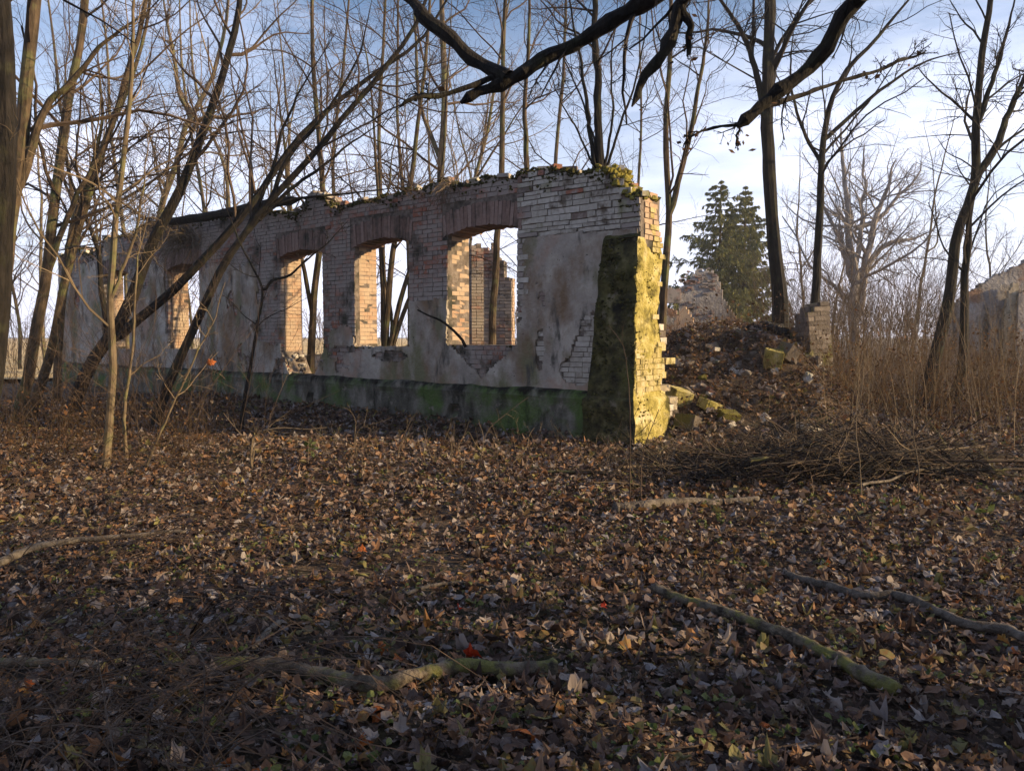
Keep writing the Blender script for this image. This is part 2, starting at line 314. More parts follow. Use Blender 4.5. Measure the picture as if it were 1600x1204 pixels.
# core: columns of masonry
ds = .04; ss = np.arange(0, SEND, ds)
core = MB()
def slab(s0, s1, z0a, z1a, z0b, z1b, t0, t1):
    V = np.array([wpt(s, t, z) for s, zz in ((s0, (z0a, z1a)), (s1, (z0b, z1b))) for t in (t0, t1) for z in zz])
    core.add(V, BOXQ)
g = .010
for s0 in ss:
    s1 = s0 + ds; sm = (s0 + s1) / 2; i = next((i for i, wd in enumerate(WIN) if wd[0] - g < sm < wd[1] + g), None)
    ta, tb = float(top(s0)) - .05, float(top(s1)) - .05
    if i is None: slab(s0, s1, -.15, ta, -.15, tb, .002, TH)
    else:
        slab(s0, s1, -.15, float(sill_z(i, s0)) - g, -.15, float(sill_z(i, s1)) - g, .002, TH)
        slab(s0, s1, float(arch_z(i, s0)) + .1, ta, float(arch_z(i, s1)) + .1, tb, .002, TH)
rel(core.obj('masonry_core', M['mortar']))

# exposed or plastered? >0 plaster
def plast(s, z):
    s = np.asarray(s, float); z = np.asarray(z, float)
    p = .34 - 1.1 * sst(1.5, 2.0, z)                                         # low band plastered, above mostly bare
    a0 = WIN[0][0]
    p = np.where(s < a0, .9 - 1.9 * sst(3.05, 3.25, z) - 1.2 * sst(a0 - .22, a0 - .08, s) * sst(1.7, 1.85, z), p)
    p = np.where((s > a0) & (s < WIN[0][1]), .6 - 1.7 * (1 - sst(.0, .16, .93 + .75 * np.abs(s - WIN[0][0] - .75) - z + .0)) , p)
    m = (s > WIN[0][1]) & (s < WIN[1][0]); p = np.where(m, .8 - 1.8 * sst(2.15, 2.3, z), p)
    m = (s > WIN[2][1]) & (s < WIN[3][0]); p = np.where(m, .55 - 1.2 * sst(3.1, 3.5, z) - 1.1 * (1 - sst(.3, 1.6, s - WIN[2][1])) * sst(1.2, 1.6, z), p)
    m = (s > WIN[3][1]); p = np.where(m, .7 - .9 * sst(3.3, 3.6, z), p)
    for i, (a, b, _, zt) in enumerate(WIN[:5]):                              # arch bands stay bare
        d = np.minimum(np.minimum(s - (a - .14), (b + .14) - s), np.minimum(z - (zt - .2), zt + .42 - z)); p = np.minimum(p, .35 - 6 * np.clip(d, 0, .2))
        if i > 0: p = np.minimum(p, .7 - 1.3 * (1 - sst(.02, .2, np.where(s > b - .01, s - b, 9))) * sst(1.4, 1.7, z))
    for (cs, cz, rs, rz) in ((.98, 1.28, .20, .33), (1.05, 1.05, .32, .22), (.90, 1.55, .12, .3), (1.78, 1.35, .09, .32), (5.4, 1.2, .5, .1), (6.6, 1.32, .5, .06)):
        p = p - 1.5 * (1 - sst(.5, 1.25, np.hypot((s - cs) / rs, (z - cz) / rz)))
    return p + .9 * fbm(s * 1.3, z * 1.3, 41, 5) + .18 * fbm(s * 6, z * 6, 44, 3)
# plaster sheet
dp = .035; sg = np.arange(0, SEND, dp); zg = np.arange(.66, 4.4, dp); S, Z = np.meshgrid(sg, zg, indexing='ij')
pm = (plast(S, Z) > 0); occ = solid(S + dp / 2, Z + dp / 2, .0) & solid(S, Z, .0) & solid(S + dp, Z + dp, 0)
cell = (pm & occ)[:-1, :-1]
Sj = S + .010 * rng.standard_normal(S.shape); Zj = Z + .010 * rng.standard_normal(S.shape)
Tj = -.034 + .028 * fbm(S * 2.2, Z * 2.2, 51, 4)
ia = np.arange(S.size).reshape(S.shape); n0 = S.size
c = np.argwhere(cell); a, b = c[:, 0], c[:, 1]
fq = np.stack([ia[a, b], ia[a + 1, b], ia[a + 1, b + 1], ia[a, b + 1]], -1)[:, ::-1]
pad = np.pad(cell, 1); side = []
for (di, dj, v0, v1) in ((-1, 0, (0, 0), (0, 1)), (1, 0, (1, 1), (1, 0)), (0, -1, (1, 0), (0, 0)), (0, 1, (0, 1), (1, 1))):
    e = cell & ~pad[1 + di:1 + di + cell.shape[0], 1 + dj:1 + dj + cell.shape[1]]; q = np.argwhere(e)
    i0 = ia[q[:, 0] + v0[0], q[:, 1] + v0[1]]; i1 = ia[q[:, 0] + v1[0], q[:, 1] + v1[1]]
    side.append(np.stack([i0, i1, i1 + n0, i0 + n0], -1))
VP = np.concatenate([(WO + Sj[..., None] * U + t[..., None] * NN + Zj[..., None] * np.array([0, 0, 1.])).reshape(-1, 3) for t in (Tj, Tj * 0 + .02)])
fa = np.concatenate([fq] + side); used, inv = np.unique(fa, return_inverse=True)
rel(link('plaster', mesh('plaster', VP[used], [inv.reshape(-1, 4)], M['plaster'], False)))

# bricks --------------------------------------------------------
BR = []        # (s,t,z, ls,lt,lz, mat, big)  boxes in wall coordinates
def solid_runs(z, h, arches=True):
    cuts = []
    for i, (a, b, zs, zt) in enumerate(WIN):
        if z + h > zs - (.75 if i == NOTCH else 0) and z < zt:
            if i == NOTCH and z < zs:
                q = np.linspace(a, b, 60); k = sill_z(i, q) < z + h * .5
                if k.any(): cuts.append((q[k].min(), q[k].max()))
            else: cuts.append((a, b))
        elif z + h > zt - .13 and z < zt + .40: cuts.append((a - .12, b + .12))
    cuts = [(x - (.12 if z + h > 0 and zt0 else 0), y + (.12 if zt0 else 0)) for (x, y), zt0 in [(c_, False) for c_ in cuts]]
    for i, (a, b, zs, zt) in enumerate(WIN):
        if z + h > zt - .13 and z < zt: cuts.append((a - .12, b + .12))
    cuts.sort(); out = []; p = 0.0
    for a, b in cuts:
        if a > p: out.append((p, a))
        p = max(p, b)
    out.append((p, SEND)); return out
z = .72; k = 0; CORNER = WIN[0][0] - .0
while z < 4.6:
    h = .068
    for (r0, r1) in solid_runs(z, h):
        s = r0; first = True
        while s < r1 - .03:
            l_ = random.choice((.25, .25, .12)) * random.uniform(.95, 1.05)
            if first and k % 2: l_ = .12
            first = False
            e = min(s + l_, r1)
            if r1 - e < .06: e = r1
            sm = (s + e) / 2
            zone_white = sm < CORNER - .02 and z > 3.0
            if z + h < float(top(sm)) - .02 and not zone_white and sm > .02 and float(plast(sm, z + h / 2)) < .12:
                mt = 'whitestone' if sm < CORNER - .15 and z < 1.9 else 'brick'
                BR.append((s + .005, -.009 + random.uniform(-.007, .005), z + random.uniform(-.003, .003), e - s - .012, .1, h, mt))
            s = e
    # bricks of the jambs that face the sun
    for i, (a, b, zs, zt) in enumerate(WIN):
        if z > zs - (.5 if i == NOTCH else .02) and z + h < zt - .05:
            t = .10 if k % 2 else .0
            edges = [.104, .23, .36, TH] if k % 2 else [.104, .30, .43, TH]
            for t0, t1 in zip(edges[:-1], edges[1:]):
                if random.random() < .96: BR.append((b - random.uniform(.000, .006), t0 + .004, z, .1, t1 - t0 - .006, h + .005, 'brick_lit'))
    z += .080; k += 1
# corner of larger limewashed stones
z = 3.0; k = 0
while z < 4.25:
    h = random.uniform(.055, .105); s = .0; first = True
    while s < CORNER - .01:
        l_ = random.uniform(.12, .36); e = min(s + l_, CORNER)
        if CORNER - e < .08: e = CORNER
        sm = (s + e) / 2
        if z + h * .8 < float(top(sm)) - .03 and (plast(sm, z + .05) < .15):
            mt = 'brick' if (s == 0 and random.random() < .8) or (e > CORNER - .02 and random.random() < .6) or random.random() < .06 else 'whitestone'
            BR.append((s + .006, -.02 + random.uniform(-.018, .014), z + .03 * float(vn(s * 2.2, z * 2, 3)), e - s - .014, .13, h - .014, mt))
        s = e
    z += h; k += 1
# toothed quoin at the window edge
for k in range(15):
    z = 1.62 + k * .093
    if z < 3.0: BR.append((CORNER - (.24 if k % 2 else .14), -.03 + random.uniform(-.01, .01), z, (.24 if k % 2 else .14) - .004, .12, .078, 'whitestone' if k % 2 else 'brick'))
# end face courses above the buttress (seen on the sunlit end)
for k in range(9):
    z = 3.0 + k * .078
    for t0, t1 in ((.0, .24), (.25, .5 - .03 * k)) if k % 2 else ((.0, .12), (.13, .37), (.38, .52 - .04 * k)):
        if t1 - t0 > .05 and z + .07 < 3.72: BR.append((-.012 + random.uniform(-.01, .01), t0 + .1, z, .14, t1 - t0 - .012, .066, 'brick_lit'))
def boxmesh(seed):
    r = np.random.default_rng(seed); V = BOXV + r.normal(0, .022, (8, 3)) * np.array([.5, .6, 1.3]); return V
ROT = Matrix(((U[0], NN[0], 0, 0), (U[1], NN[1], 0, 0), (0, 0, 1, 0), (0, 0, 0, 1)))
def lay(BRL, origin, rot, parent, nind, score, names=None):
    U3, N3 = np.array(rot.col[0][:3]), np.array(rot.col[1][:3])
    order = sorted(range(len(BRL)), key=lambda i: score(BRL[i])); ind = set(order[:nind]); joined = {}; cache = {}
    for i, (s, t, z, a, b, c_, mt) in enumerate(BRL):
        v = i % 6
        if i in ind:
            if (v, mt) not in cache: cache[v, mt] = mesh('brick', boxmesh(v), [BOXQ], M[mt])
            o = bpy.data.objects.new('stone' if mt == 'whitestone' else 'brick', cache[v, mt]); COL.objects.link(o); o.parent = parent
            Mx = Matrix.Translation(Vector(origin)) @ rot @ Matrix.Translation((s, t, z)) @ Matrix.Rotation(random.gauss(0, .012), 4, 'Y') @ Matrix.Diagonal((a, b, c_, 1))
            o.matrix_parent_inverse = Matrix.Translation(-Vector(parent.location)); o.matrix_basis = Mx
        else:
            V = boxmesh(v + 10) * np.array([a, b, c_]) + np.array([s, t, z])
            mb = joined.setdefault(mt, MB()); mb.add(np.asarray(origin) + V[:, :1] * U3 + V[:, 1:2] * N3 + V[:, 2:] * np.array([0, 0, 1.]), BOXQ)
    for mt, mb in joined.items():
        o = mb.obj('brickwork', M[mt], None, kind='stuff'); o.parent = parent; o.matrix_parent_inverse = Matrix.Translation(-Vector(parent.location))
# individual pieces: the limewashed corner first, then whatever is nearest
def sc_(b): return b[0] + (0 if b[6] == 'whitestone' else .8) - b[3] * 2
lay(BR, WO, ROT, ruin, 300, sc_)
# window heads: soldier bricks, each a piece
vm = [mesh('voussoir', boxmesh(30 + v), [BOXQ], M['voussoir']) for v in range(6)]
for i, (a, b, zs, zt) in enumerate(WIN):
    nv = 21; w_ = (b - a + .16) / nv
    for j in range(nv):
        s = a - .08 + j * w_; zb = float(arch_z(i, s + w_ / 2, .08)); x = (s + w_ / 2 - (a + b) / 2) / ((b - a) / 2)
        o = bpy.data.objects.new('voussoir', vm[(j * 5 + i) % 6]); COL.objects.link(o); o.parent = ruin; o.matrix_parent_inverse = Matrix.Translation(-Vector(ruin.location))
        hh = min(.39 + random.uniform(-.02, .02), float(top(s)) - zb - .06)
        o.matrix_basis = Matrix.Translation(Vector(WO)) @ ROT @ Matrix.Translation((s + .003, -.015 + random.uniform(-.006, .006), zb)) @ Matrix.Rotation(.10 * x, 4, 'Y') @ Matrix.Diagonal((w_ - .009, TH + .01, hh, 1))
# plinth
sp = np.arange(.62, SEND + .05, .06); prof = [(.06, .80), (-.03, .77), (-.10, .715), (-.135, .64), (-.12, .55), (-.12, .42), (-.125, .3), (-.12, .16), (-.13, .02), (-.14, -.3)]
SP, K = np.meshgrid(sp, np.arange(len(prof)), indexing='ij'); pt = np.array(prof)
TT = pt[K, 0] + .03 * fbm(SP * 3, K * .8, 61, 3); ZZ = pt[K, 1] + np.where(K < 3, .05, .0) * fbm(SP * 1.5, K * .3, 62, 3)
for hs, hz in (wsz(492, 628), wsz(715, 640)):
    TT += .16 * (np.hypot((SP - hs) / .13, (ZZ - hz) / .12) < 1)
SS = SP + 0 * K; ii = np.arange(SP.size).reshape(SP.shape)
rel(link('plinth', mesh('plinth', (WO + SS[..., None] * U + TT[..., None] * NN + ZZ[..., None] * np.array([0, 0, 1.])).reshape(-1, 3), [np.stack([ii[:-1, :-1], ii[:-1, 1:], ii[1:, 1:], ii[1:, :-1]], -1).reshape(-1, 4)], M['plinth'], False)))
# buttress: battered front (algae plus painted shade) and end face (lichen plus painted sun)
def patch(fn, na, nb, mat, name, amp=.012, o=0):
    A, B = np.meshgrid(np.linspace(0, 1, na), np.linspace(0, 1, nb), indexing='ij')
    s, t, z = fn(A, B); d = amp * fbm(A * na * .14, B * nb * .14, 70 + o, 4)
    s, t = s + d * (1 if o % 2 else .2), t + d * (.2 if o % 2 else 1)
    q = np.arange(A.size).reshape(A.shape)
    return rel(link(name, mesh(name, (WO + s[..., None] * U + t[..., None] * NN + z[..., None] * np.array([0, 0, 1.])).reshape(-1, 3), [np.stack([q[:-1, :-1], q[1:, :-1], q[1:, 1:], q[:-1, 1:]], -1).reshape(-1, 4)[:, ::-1]], mat, False)))
BZ = 3.02
def bt(z): return -.24 + .14 * np.clip((z - .7) / (BZ - .7), 0, 1) + .04 * fbm(np.asarray(z) * 3.7, np.asarray(z) * 0 + 2, 83, 4) - .06 * (z < .68)         # front of the buttress
def bl(z): return .74 - .16 * np.clip((z - .7) / (BZ - .7), 0, 1) + .04 * (z < .68)          # its left edge
def be(z): return -.06 + .04 * np.clip((z - .7) / (BZ - .7), 0, 1) + .03 * fbm(np.asarray(z) * 3.1, np.asarray(z) * 0 + 5, 81, 4) - .05 * (z < .68)         # its sunlit end
zz = lambda B: -.3 + (BZ + .3) * B
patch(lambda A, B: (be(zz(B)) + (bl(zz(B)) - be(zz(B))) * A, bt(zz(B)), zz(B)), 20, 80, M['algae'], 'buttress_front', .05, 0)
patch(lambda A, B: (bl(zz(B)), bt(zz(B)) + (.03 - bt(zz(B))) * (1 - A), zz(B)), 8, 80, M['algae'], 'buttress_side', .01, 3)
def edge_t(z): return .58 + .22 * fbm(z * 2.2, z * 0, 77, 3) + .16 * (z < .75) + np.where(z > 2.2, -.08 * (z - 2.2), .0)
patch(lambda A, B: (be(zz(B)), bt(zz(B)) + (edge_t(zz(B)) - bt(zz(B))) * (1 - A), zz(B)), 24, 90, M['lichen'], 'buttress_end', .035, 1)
patch(lambda A, B: (be(BZ) + (bl(BZ) - be(BZ)) * A, bt(BZ) + (.02 - bt(BZ)) * B, BZ + .09 * B), 14, 5, M['moss'], 'buttress_cap', .03, 2)
patch(lambda A, B: (be(zz(B)) + .5 * (1 - A), edge_t(zz(B)), zz(B)), 8, 80, M['mortar'], 'buttress_back', .03, 5)
EB = []
for k in range(33):
    z = .78 + k * .082
    for _ in range(3):
        if random.random() < (.45 if z > 2.7 else .04):
            t = float(edge_t(np.array(z))) - random.uniform(.08, .3) ; EB.append((float(be(np.array(z))) - .012 + random.uniform(-.008, .01), t, z, .2, random.uniform(.1, .2), .07, 'lichen_sunlit_brick'))
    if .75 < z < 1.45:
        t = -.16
        while t < .5: l_ = random.choice((.12, .24)); EB.append((float(be(np.array(z))) - .004 + random.uniform(-.008, .006), t, z, .2, l_ - .01, .072, 'lichen_sunlit_brick')); t += l_
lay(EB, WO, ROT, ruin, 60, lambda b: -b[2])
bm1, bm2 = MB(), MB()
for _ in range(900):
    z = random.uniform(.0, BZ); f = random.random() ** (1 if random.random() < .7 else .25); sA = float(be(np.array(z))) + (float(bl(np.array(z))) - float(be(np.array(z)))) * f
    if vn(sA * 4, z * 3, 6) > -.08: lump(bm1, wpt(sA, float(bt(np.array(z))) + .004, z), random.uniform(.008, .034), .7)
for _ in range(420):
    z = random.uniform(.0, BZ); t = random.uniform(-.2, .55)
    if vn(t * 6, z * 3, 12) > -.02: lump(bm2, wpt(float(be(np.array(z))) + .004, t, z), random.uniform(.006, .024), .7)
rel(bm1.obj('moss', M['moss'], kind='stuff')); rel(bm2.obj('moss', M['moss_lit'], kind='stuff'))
# broken return of the gable wall behind the buttress
GB = []
for k in range(20):
    z = -.1 + k * .105
    tend = (1.75 - z if z < .6 else (.86 if z < 1.75 else 0)) + random.uniform(-.12, .1); t = .62
    while t < tend:
        l_ = random.uniform(.16, .34)
        for s0 in (.06, .32): GB.append((s0 + random.uniform(-.04, .03), t, z, .25, l_ - .015, .095, random.choice(('limestone', 'limestone', 'stone', 'lichen_sunlit_brick', 'whitestone'))))
        t += l_
lay(GB, WO, ROT, ruin, len(GB), lambda b: 0)
# moss, loose bricks and stones along the broken top
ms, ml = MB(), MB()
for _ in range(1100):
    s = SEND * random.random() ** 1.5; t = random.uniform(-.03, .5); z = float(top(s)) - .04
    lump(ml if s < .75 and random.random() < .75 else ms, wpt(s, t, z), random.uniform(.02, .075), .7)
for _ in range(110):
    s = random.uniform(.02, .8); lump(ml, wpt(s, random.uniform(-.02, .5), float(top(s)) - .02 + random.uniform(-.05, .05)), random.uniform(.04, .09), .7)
for _ in range(1500):                                        # drooping over the face
    s = SEND * random.random(); lump(ms, wpt(s, -.02, float(top(s)) - random.random() ** 2 * .32 * (.15 + abs(float(vn(s * 1.5, 0, 4))) * 2.4)), random.uniform(.01, .03), .8)
for _ in range(120):                                        # sills
    i = random.choice((0, 1, 1)); a, b, zs, _z = WIN[i]; s = random.uniform(a, b); lump(ms, wpt(s, random.uniform(-.03, .3), zs - .03), random.uniform(.02, .05), .5)
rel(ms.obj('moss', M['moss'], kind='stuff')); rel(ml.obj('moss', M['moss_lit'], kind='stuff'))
bm_ = [mesh('brick', boxmesh(50 + v) - .5, [BOXQ], M['whitestone' if v % 3 == 0 else 'brick']) for v in range(6)]
for j in range(110):
    s = SEND * random.random() ** 1.3 if j > 14 else random.uniform(wsz(510, 310)[0], wsz(478, 310)[0])
    o = link('brick', bm_[j % 6]); o.parent = ruin; o.matrix_parent_inverse = Matrix.Translation(-Vector(ruin.location))
    o.matrix_basis = Matrix.Translation(Vector(wpt(s, random.uniform(0, .4), float(top(s)) - .01 + random.uniform(-.02, .04)))) @ ROT @ Matrix.Rotation(random.uniform(-.6, .6), 4, 'Z') @ Matrix.Rotation(random.gauss(0, .15), 4, 'X') @ Matrix.Diagonal((random.uniform(.13, .27), random.uniform(.1, .16), random.uniform(.06, .1), 1))
# rubble in the broken sill
stm = []
def stone_mesh(seed, mat):
    r = np.random.default_rng(seed); mb = MB(); n = 7; V = []
    for a, rr in ((0, .02), (.55, .75), (1.3, 1), (2.1, .9), (math.pi, .02)):
        for q in range(n): h = q * 2 * math.pi / n; V.append((rr * math.cos(h), rr * math.sin(h), math.cos(a)))
    V = np.array(V); V = np.sign(V) * np.abs(V) ** .8 * r.uniform(.78, 1.18, (len(V), 1)) * .5
    Q = [[i * n + j, (i + 1) * n + j, (i + 1) * n + (j + 1) % n, i * n + (j + 1) % n] for i in range(4) for j in range(n)]
    return mesh('stone', V, [Q], mat)
stm = [stone_mesh(v, M['stone']) for v in range(6)]; stw = [stone_mesh(v + 6, M['whitestone']) for v in range(4)]; sty = [stone_mesh(v + 12, M['moss_lit']) for v in range(2)]
a, b, zs, _z = WIN[NOTCH]
for j in range(46):
    s = random.uniform(a + .05, b - .05); t = random.uniform(.0, .5)
    o = link('stone', random.choice(stw + stm)); o.parent = ruin; o.matrix_parent_inverse = Matrix.Translation(-Vector(ruin.location))
    o.matrix_basis = Matrix.Translation(Vector(wpt(s, t, float(sill_z(NOTCH, s)) - .02 + .12 * t))) @ Matrix.Rotation(random.uniform(0, 6), 4, 'Z') @ Matrix.Diagonal((random.uniform(.1, .24), random.uniform(.1, .2), random.uniform(.07, .14), 1))

# ---------------------------------------------------------------- other ruins
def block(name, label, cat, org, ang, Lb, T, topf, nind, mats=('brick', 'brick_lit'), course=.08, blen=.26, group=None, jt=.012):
    """free-standing brick fragment: mortar body + laid bricks on front and right end"""
    u = Vector((math.cos(ang), math.sin(ang), 0)); n_ = Vector((-u.y, u.x, 0))
    th = thing(name, label, cat, group, org); rot = Matrix(((u.x, n_.x, 0, 0), (u.y, n_.y, 0, 0), (0, 0, 1, 0), (0, 0, 0, 1)))
    mb = MB(); st = .12; o = np.array(org)
    for s in np.arange(0, Lb - 1e-6, st):
        e = min(s + st, Lb); h = topf(s / Lb) - .05
        V = BOXV * np.array([e - s, T, h + .5]) + np.array([s, 0, -.5]); mb.add(o + V[:, :1] * np.array(u) + V[:, 1:2] * np.array(n_) + V[:, 2:] * np.array([0, 0, 1.]), BOXQ)
    ob = mb.obj('masonry_core', M['mortar'], th); ob.matrix_parent_inverse = Matrix.Translation(-Vector(org))
    B = []; z = -.2; k = 0
    while z < 6:
        s = -.012 + (blen / 2 if k % 2 else 0) * 0; first = True
        while s < Lb:
            e = min(s + (blen / 2 if first and k % 2 else blen * random.choice((1, 1, .5))), Lb + .012); first = False
            if Lb - e < .05: e = Lb + .012
            if z + course < topf(min(max((s + e) / 2 / Lb, 0), 1)): B.append((s, -.02 + random.uniform(-.008, .008), z, e - s - jt, .1, course - jt, mats[0]))
            s = e
        t = .09
        while t < T:
            e = min(t + blen * random.choice((1, .5)), T + .01)
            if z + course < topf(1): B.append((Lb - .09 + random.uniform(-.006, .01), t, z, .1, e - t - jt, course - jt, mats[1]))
            if z + course < topf(0): B.append((-.012, t, z, .1, e - t - .012, course - .012, mats[0]))
            t = e
        z += course; k += 1
    lay(B, org, rot, th, nind, lambda b_: b_[0] * 0 - b_[2])
    return th
p = at(738, 600, 19.5); p[2] = .4
block('interior_wall', 'brick wall fragment seen through the rightmost window opening', 'ruin', p, R(14), .72, .5, lambda x: 3.45 + .12 * math.sin(x * 9) - .3 * (x > .9), 120)
p = at(757, 600, 18.6); p[2] = .4
block('brick_pier', 'rounded pinkish brick pier fragment behind the slim trunk in the rightmost window', 'ruin', p, R(-8), .66, .5, lambda x: (3.3, 3.1, 2.6)[min(2, int(x * 3))] + .05 * math.sin(x * 20), 120)
p = at(1272, 590, 13.9); p[2] = .62
block('brick_pillar', 'leaning stump of a masonry pillar standing on the rubble mound', 'pillar', p, R(12), .42, .62, lambda x: 1.22 + .4 * x ** .5 + .05 * math.sin(x * 25), 110, ('stone', 'limestone'), .085, jt=.006).rotation_euler = (R(-2), R(-5), 0)  # darker front, paler sun-facing end: light and shade put into the colours
# distant ruin with a doorway
def poly_prism(mb, pts, thick, dirv):
    pts = np.asarray(pts, float); n = len(pts); V = np.vstack([pts, pts + np.asarray(dirv) * thick])
    Q = [[i, (i + 1) % n, n + (i + 1) % n, n + i] for i in range(n)]
    mb.add(V, Q); c0 = pts.mean(0); mb.add(np.vstack([pts, [c0]]), T=[[i, n, (i + 1) % n] for i in range(n)]); mb.add(np.vstack([pts, [c0]]) + np.asarray(dirv) * thick, T=[[i, (i + 1) % n, n] for i in range(n)])
DR = thing('distant_ruin', 'grey roofless house ruin with a dark doorway below the spruces', 'ruin', loc=at(1080, 560, 36))
def part(mb, name, mat, th, kind=None):
    o = mb.obj(name, mat, None, kind=kind); o.parent = th; o.matrix_parent_inverse = Matrix.Translation(-Vector(th.location)); return o
def pxpoly(pts, Y): return [at(x, y, Y) for x, y in pts]
def ragged(x0, x1, tops, bot, Y, amp, n=40):
    xs = np.linspace(x0, x1, n); ys = np.interp(xs, [t_[0] for t_ in tops], [t_[1] for t_ in tops]) + amp * np.sign(rng.standard_normal(n)) * rng.random(n)
    xs = np.repeat(xs, 2)[1:-1]; ys = np.repeat(ys, 2)[:-2]; return pxpoly([(x1, bot)] + [(x0, bot)] + list(zip(xs, ys)), Y)
def strip_wall(mb, pts, thick, dirv):
    """wall whose top is a stepped line: one slab per step"""
    top_ = pts[2:]; zb = pts[0][2]
    for p_, q_ in zip(top_[:-1], top_[1:]):
        if np.linalg.norm((q_ - p_)[:2]) < 1e-4: continue
        u_ = (q_ - p_) * (1, 1, 0); V = [p_ * (1, 1, 0) + u_ * i + np.asarray(dirv) * thick * j + np.array([0, 0, zb if k == 0 else p_[2]]) for i in (0, 1) for j in (0, 1) for k in (0, 1)]; mb.add(V, BOXQ)
D_ = (.3, .95, 0)
mb = MB(); strip_wall(mb, ragged(1061, 1150, [(1061, 446), (1076, 436), (1086, 424), (1100, 420), (1114, 424), (1121, 440), (1130, 470), (1150, 500)], 590, 36, 3.5, 26), .5, D_); part(mb, 'wall', M['greywall'], DR)
mb = MB(); strip_wall(mb, ragged(1016, 1037, [(1016, 450), (1037, 446)], 590, 36.2, 3, 7), .5, D_); part(mb, 'wall', M['greywall'], DR)
mb = MB(); strip_wall(mb, ragged(1034, 1064, [(1034, 449), (1064, 451)], 473, 35.9, 2, 9), .6, D_); part(mb, 'lintel', M['brick'], DR)
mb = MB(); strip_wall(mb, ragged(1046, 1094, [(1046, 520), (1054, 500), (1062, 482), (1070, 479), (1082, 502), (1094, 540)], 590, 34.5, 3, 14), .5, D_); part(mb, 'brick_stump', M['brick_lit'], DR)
mb = MB(); strip_wall(mb, ragged(1036, 1062, [(1036, 480), (1062, 490)], 590, 39, 3, 6), .5, D_); part(mb, 'back_wall', M['greywall'], DR)
DB = []
for j in range(70):                       # bricks showing where the render has gone
    px = random.uniform(1063, 1118); py = random.uniform(430, 530) if random.random() < .5 else random.gauss(440, 8); p = at(px, py, 35.97); DB.append(p)
mb = MB()
for p in DB: mb.add(p + (BOXV - .5) * (random.choice((.26, .13)), .08, .075), BOXQ)
part(mb, 'bared_bricks', M['brick'], DR, 'stuff')
BN = thing('derelict_building', 'grey roofless shell of a derelict building at the far right', 'ruin', loc=at(1560, 560, 30))
mb = MB(); strip_wall(mb, ragged(1476, 1700, [(1476, 486), (1500, 466), (1520, 450), (1560, 428), (1600, 408), (1700, 380)], 660, 30, 3, 60), .5, D_); part(mb, 'gable_wall', M['greywall'], BN)
mb = MB(); strip_wall(mb, ragged(1570, 1592, [(1570, 478), (1578, 450), (1584, 440), (1592, 442)], 560, 29.6, 3, 8), .3, D_); part(mb, 'pier', M['limestone'], BN)  # lit edge of the gable as a pale slab, sunlight in its colour
mb = MB(); strip_wall(mb, ragged(1592, 1680, [(1592, 455), (1680, 440)], 660, 29.4, 4, 18), .4, D_); part(mb, 'side_wall', M['greywall'], BN)

# ---------------------------------------------------------------- trees
def widths(n, w0, w1): return np.linspace(1, 0, n) ** .8 * (w0 - w1) + w1
def pxpath(pts, Y, n, wob=.05, grounded=True):
    P = [at(p[0], p[1], p[2] if len(p) > 2 else Y) for p in pts]
    P = spline(P, n); Q = wobble(P, wob); Q[0] = P[0]
    if grounded:
        z = float(gh(Q[0, 0], Q[0, 1])); Q[0, 2] = min(Q[0, 2], z) - .1
    return Q
def crown(th, paths, n1, n2, n3, twig, len1=(.22, .42), up=.04, tmin=.3, ang=(28, 72), n4=0, wob=.12, droop=.0):
    mb = MB()
    P = np.stack([p[0] for p in paths]); Rr = np.stack([p[1] for p in paths])
    a, ra = sprout(P, Rr, n1, len1, ang, up, .16, 8, tmin, .42, .006)
    tubes(mb, a, ra, 4)
    b, rb = sprout(a, ra, n2, (.28, .65), (30, 70), up * .3 - droop, .2, 4, .15, .5, .0038)
    tubes(mb, b, rb, 3)
    c_, rc = sprout(b, rb, n3, (.3, .75), (28, 70), up * .1 - droop, .24, 4, .1, .6, .0027)
    tubes(mb, c_, rc, 3)
    if n4:
        d, rd = sprout(c_, rc, n4, (.35, .6), (25, 55), -droop, .15, 3, .15, .7, .002); tubes(mb, d, rd, 3)
    o = part(mb, 'crown', M[twig], th)
    return o
def tree(label, base, limbs=(), Y=15, wpx=12, bark='bark', twig='twig', n=(9, 7, 6, 0), name='bare_tree', cat='tree', group=None, grounded=True, limb_w=.6, up=.04, tmin=.3, len1=(.22, .42), wob=.05, droop=0.0, tipw=.22, leaves=0):
    P = pxpath(base, Y, 24, wob, grounded); r0 = wpx / F * Y / 2
    rt = widths(24, r0, r0 * tipw)
    if grounded: rt[:3] *= (1.22, 1.1, 1.03)
    th = thing(name, label, cat, group, P[0])
    mb = MB(); tubes(mb, P, rt, 10, .05); part(mb, 'trunk', M[bark], th)
    paths = [(P, rt)]
    for lb in limbs:
        wl = limb_w
        if isinstance(lb, tuple): lb, wl = lb
        Q = pxpath(lb, Y, 24, wob, False); k = np.argmin(np.linalg.norm(P - Q[0], axis=1)); Q[0] = Q[0] * .3 + P[k] * .7
        rq = widths(24, r0 * wl, r0 * wl * .12); mb = MB(); tubes(mb, Q, rq, 8, .05); part(mb, 'limb', M[bark], th); paths.append((Q, rq))
    crown(th, paths, n[0], n[1], n[2], twig, len1=len1, up=up, tmin=tmin, n4=n[3], droop=droop)
    return th, paths
W = 'bark'
tree('massive dark furrowed trunk at the very left edge of the picture', [(-34, 790), (-20, 600), (-2, 400), (4, 200), (2, 50), (-4, -120), (-10, -500)], Y=8, wpx=44, bark='bark_dark', twig='twig_dark', n=(8, 6, 5, 0), tmin=.55, tipw=.6)
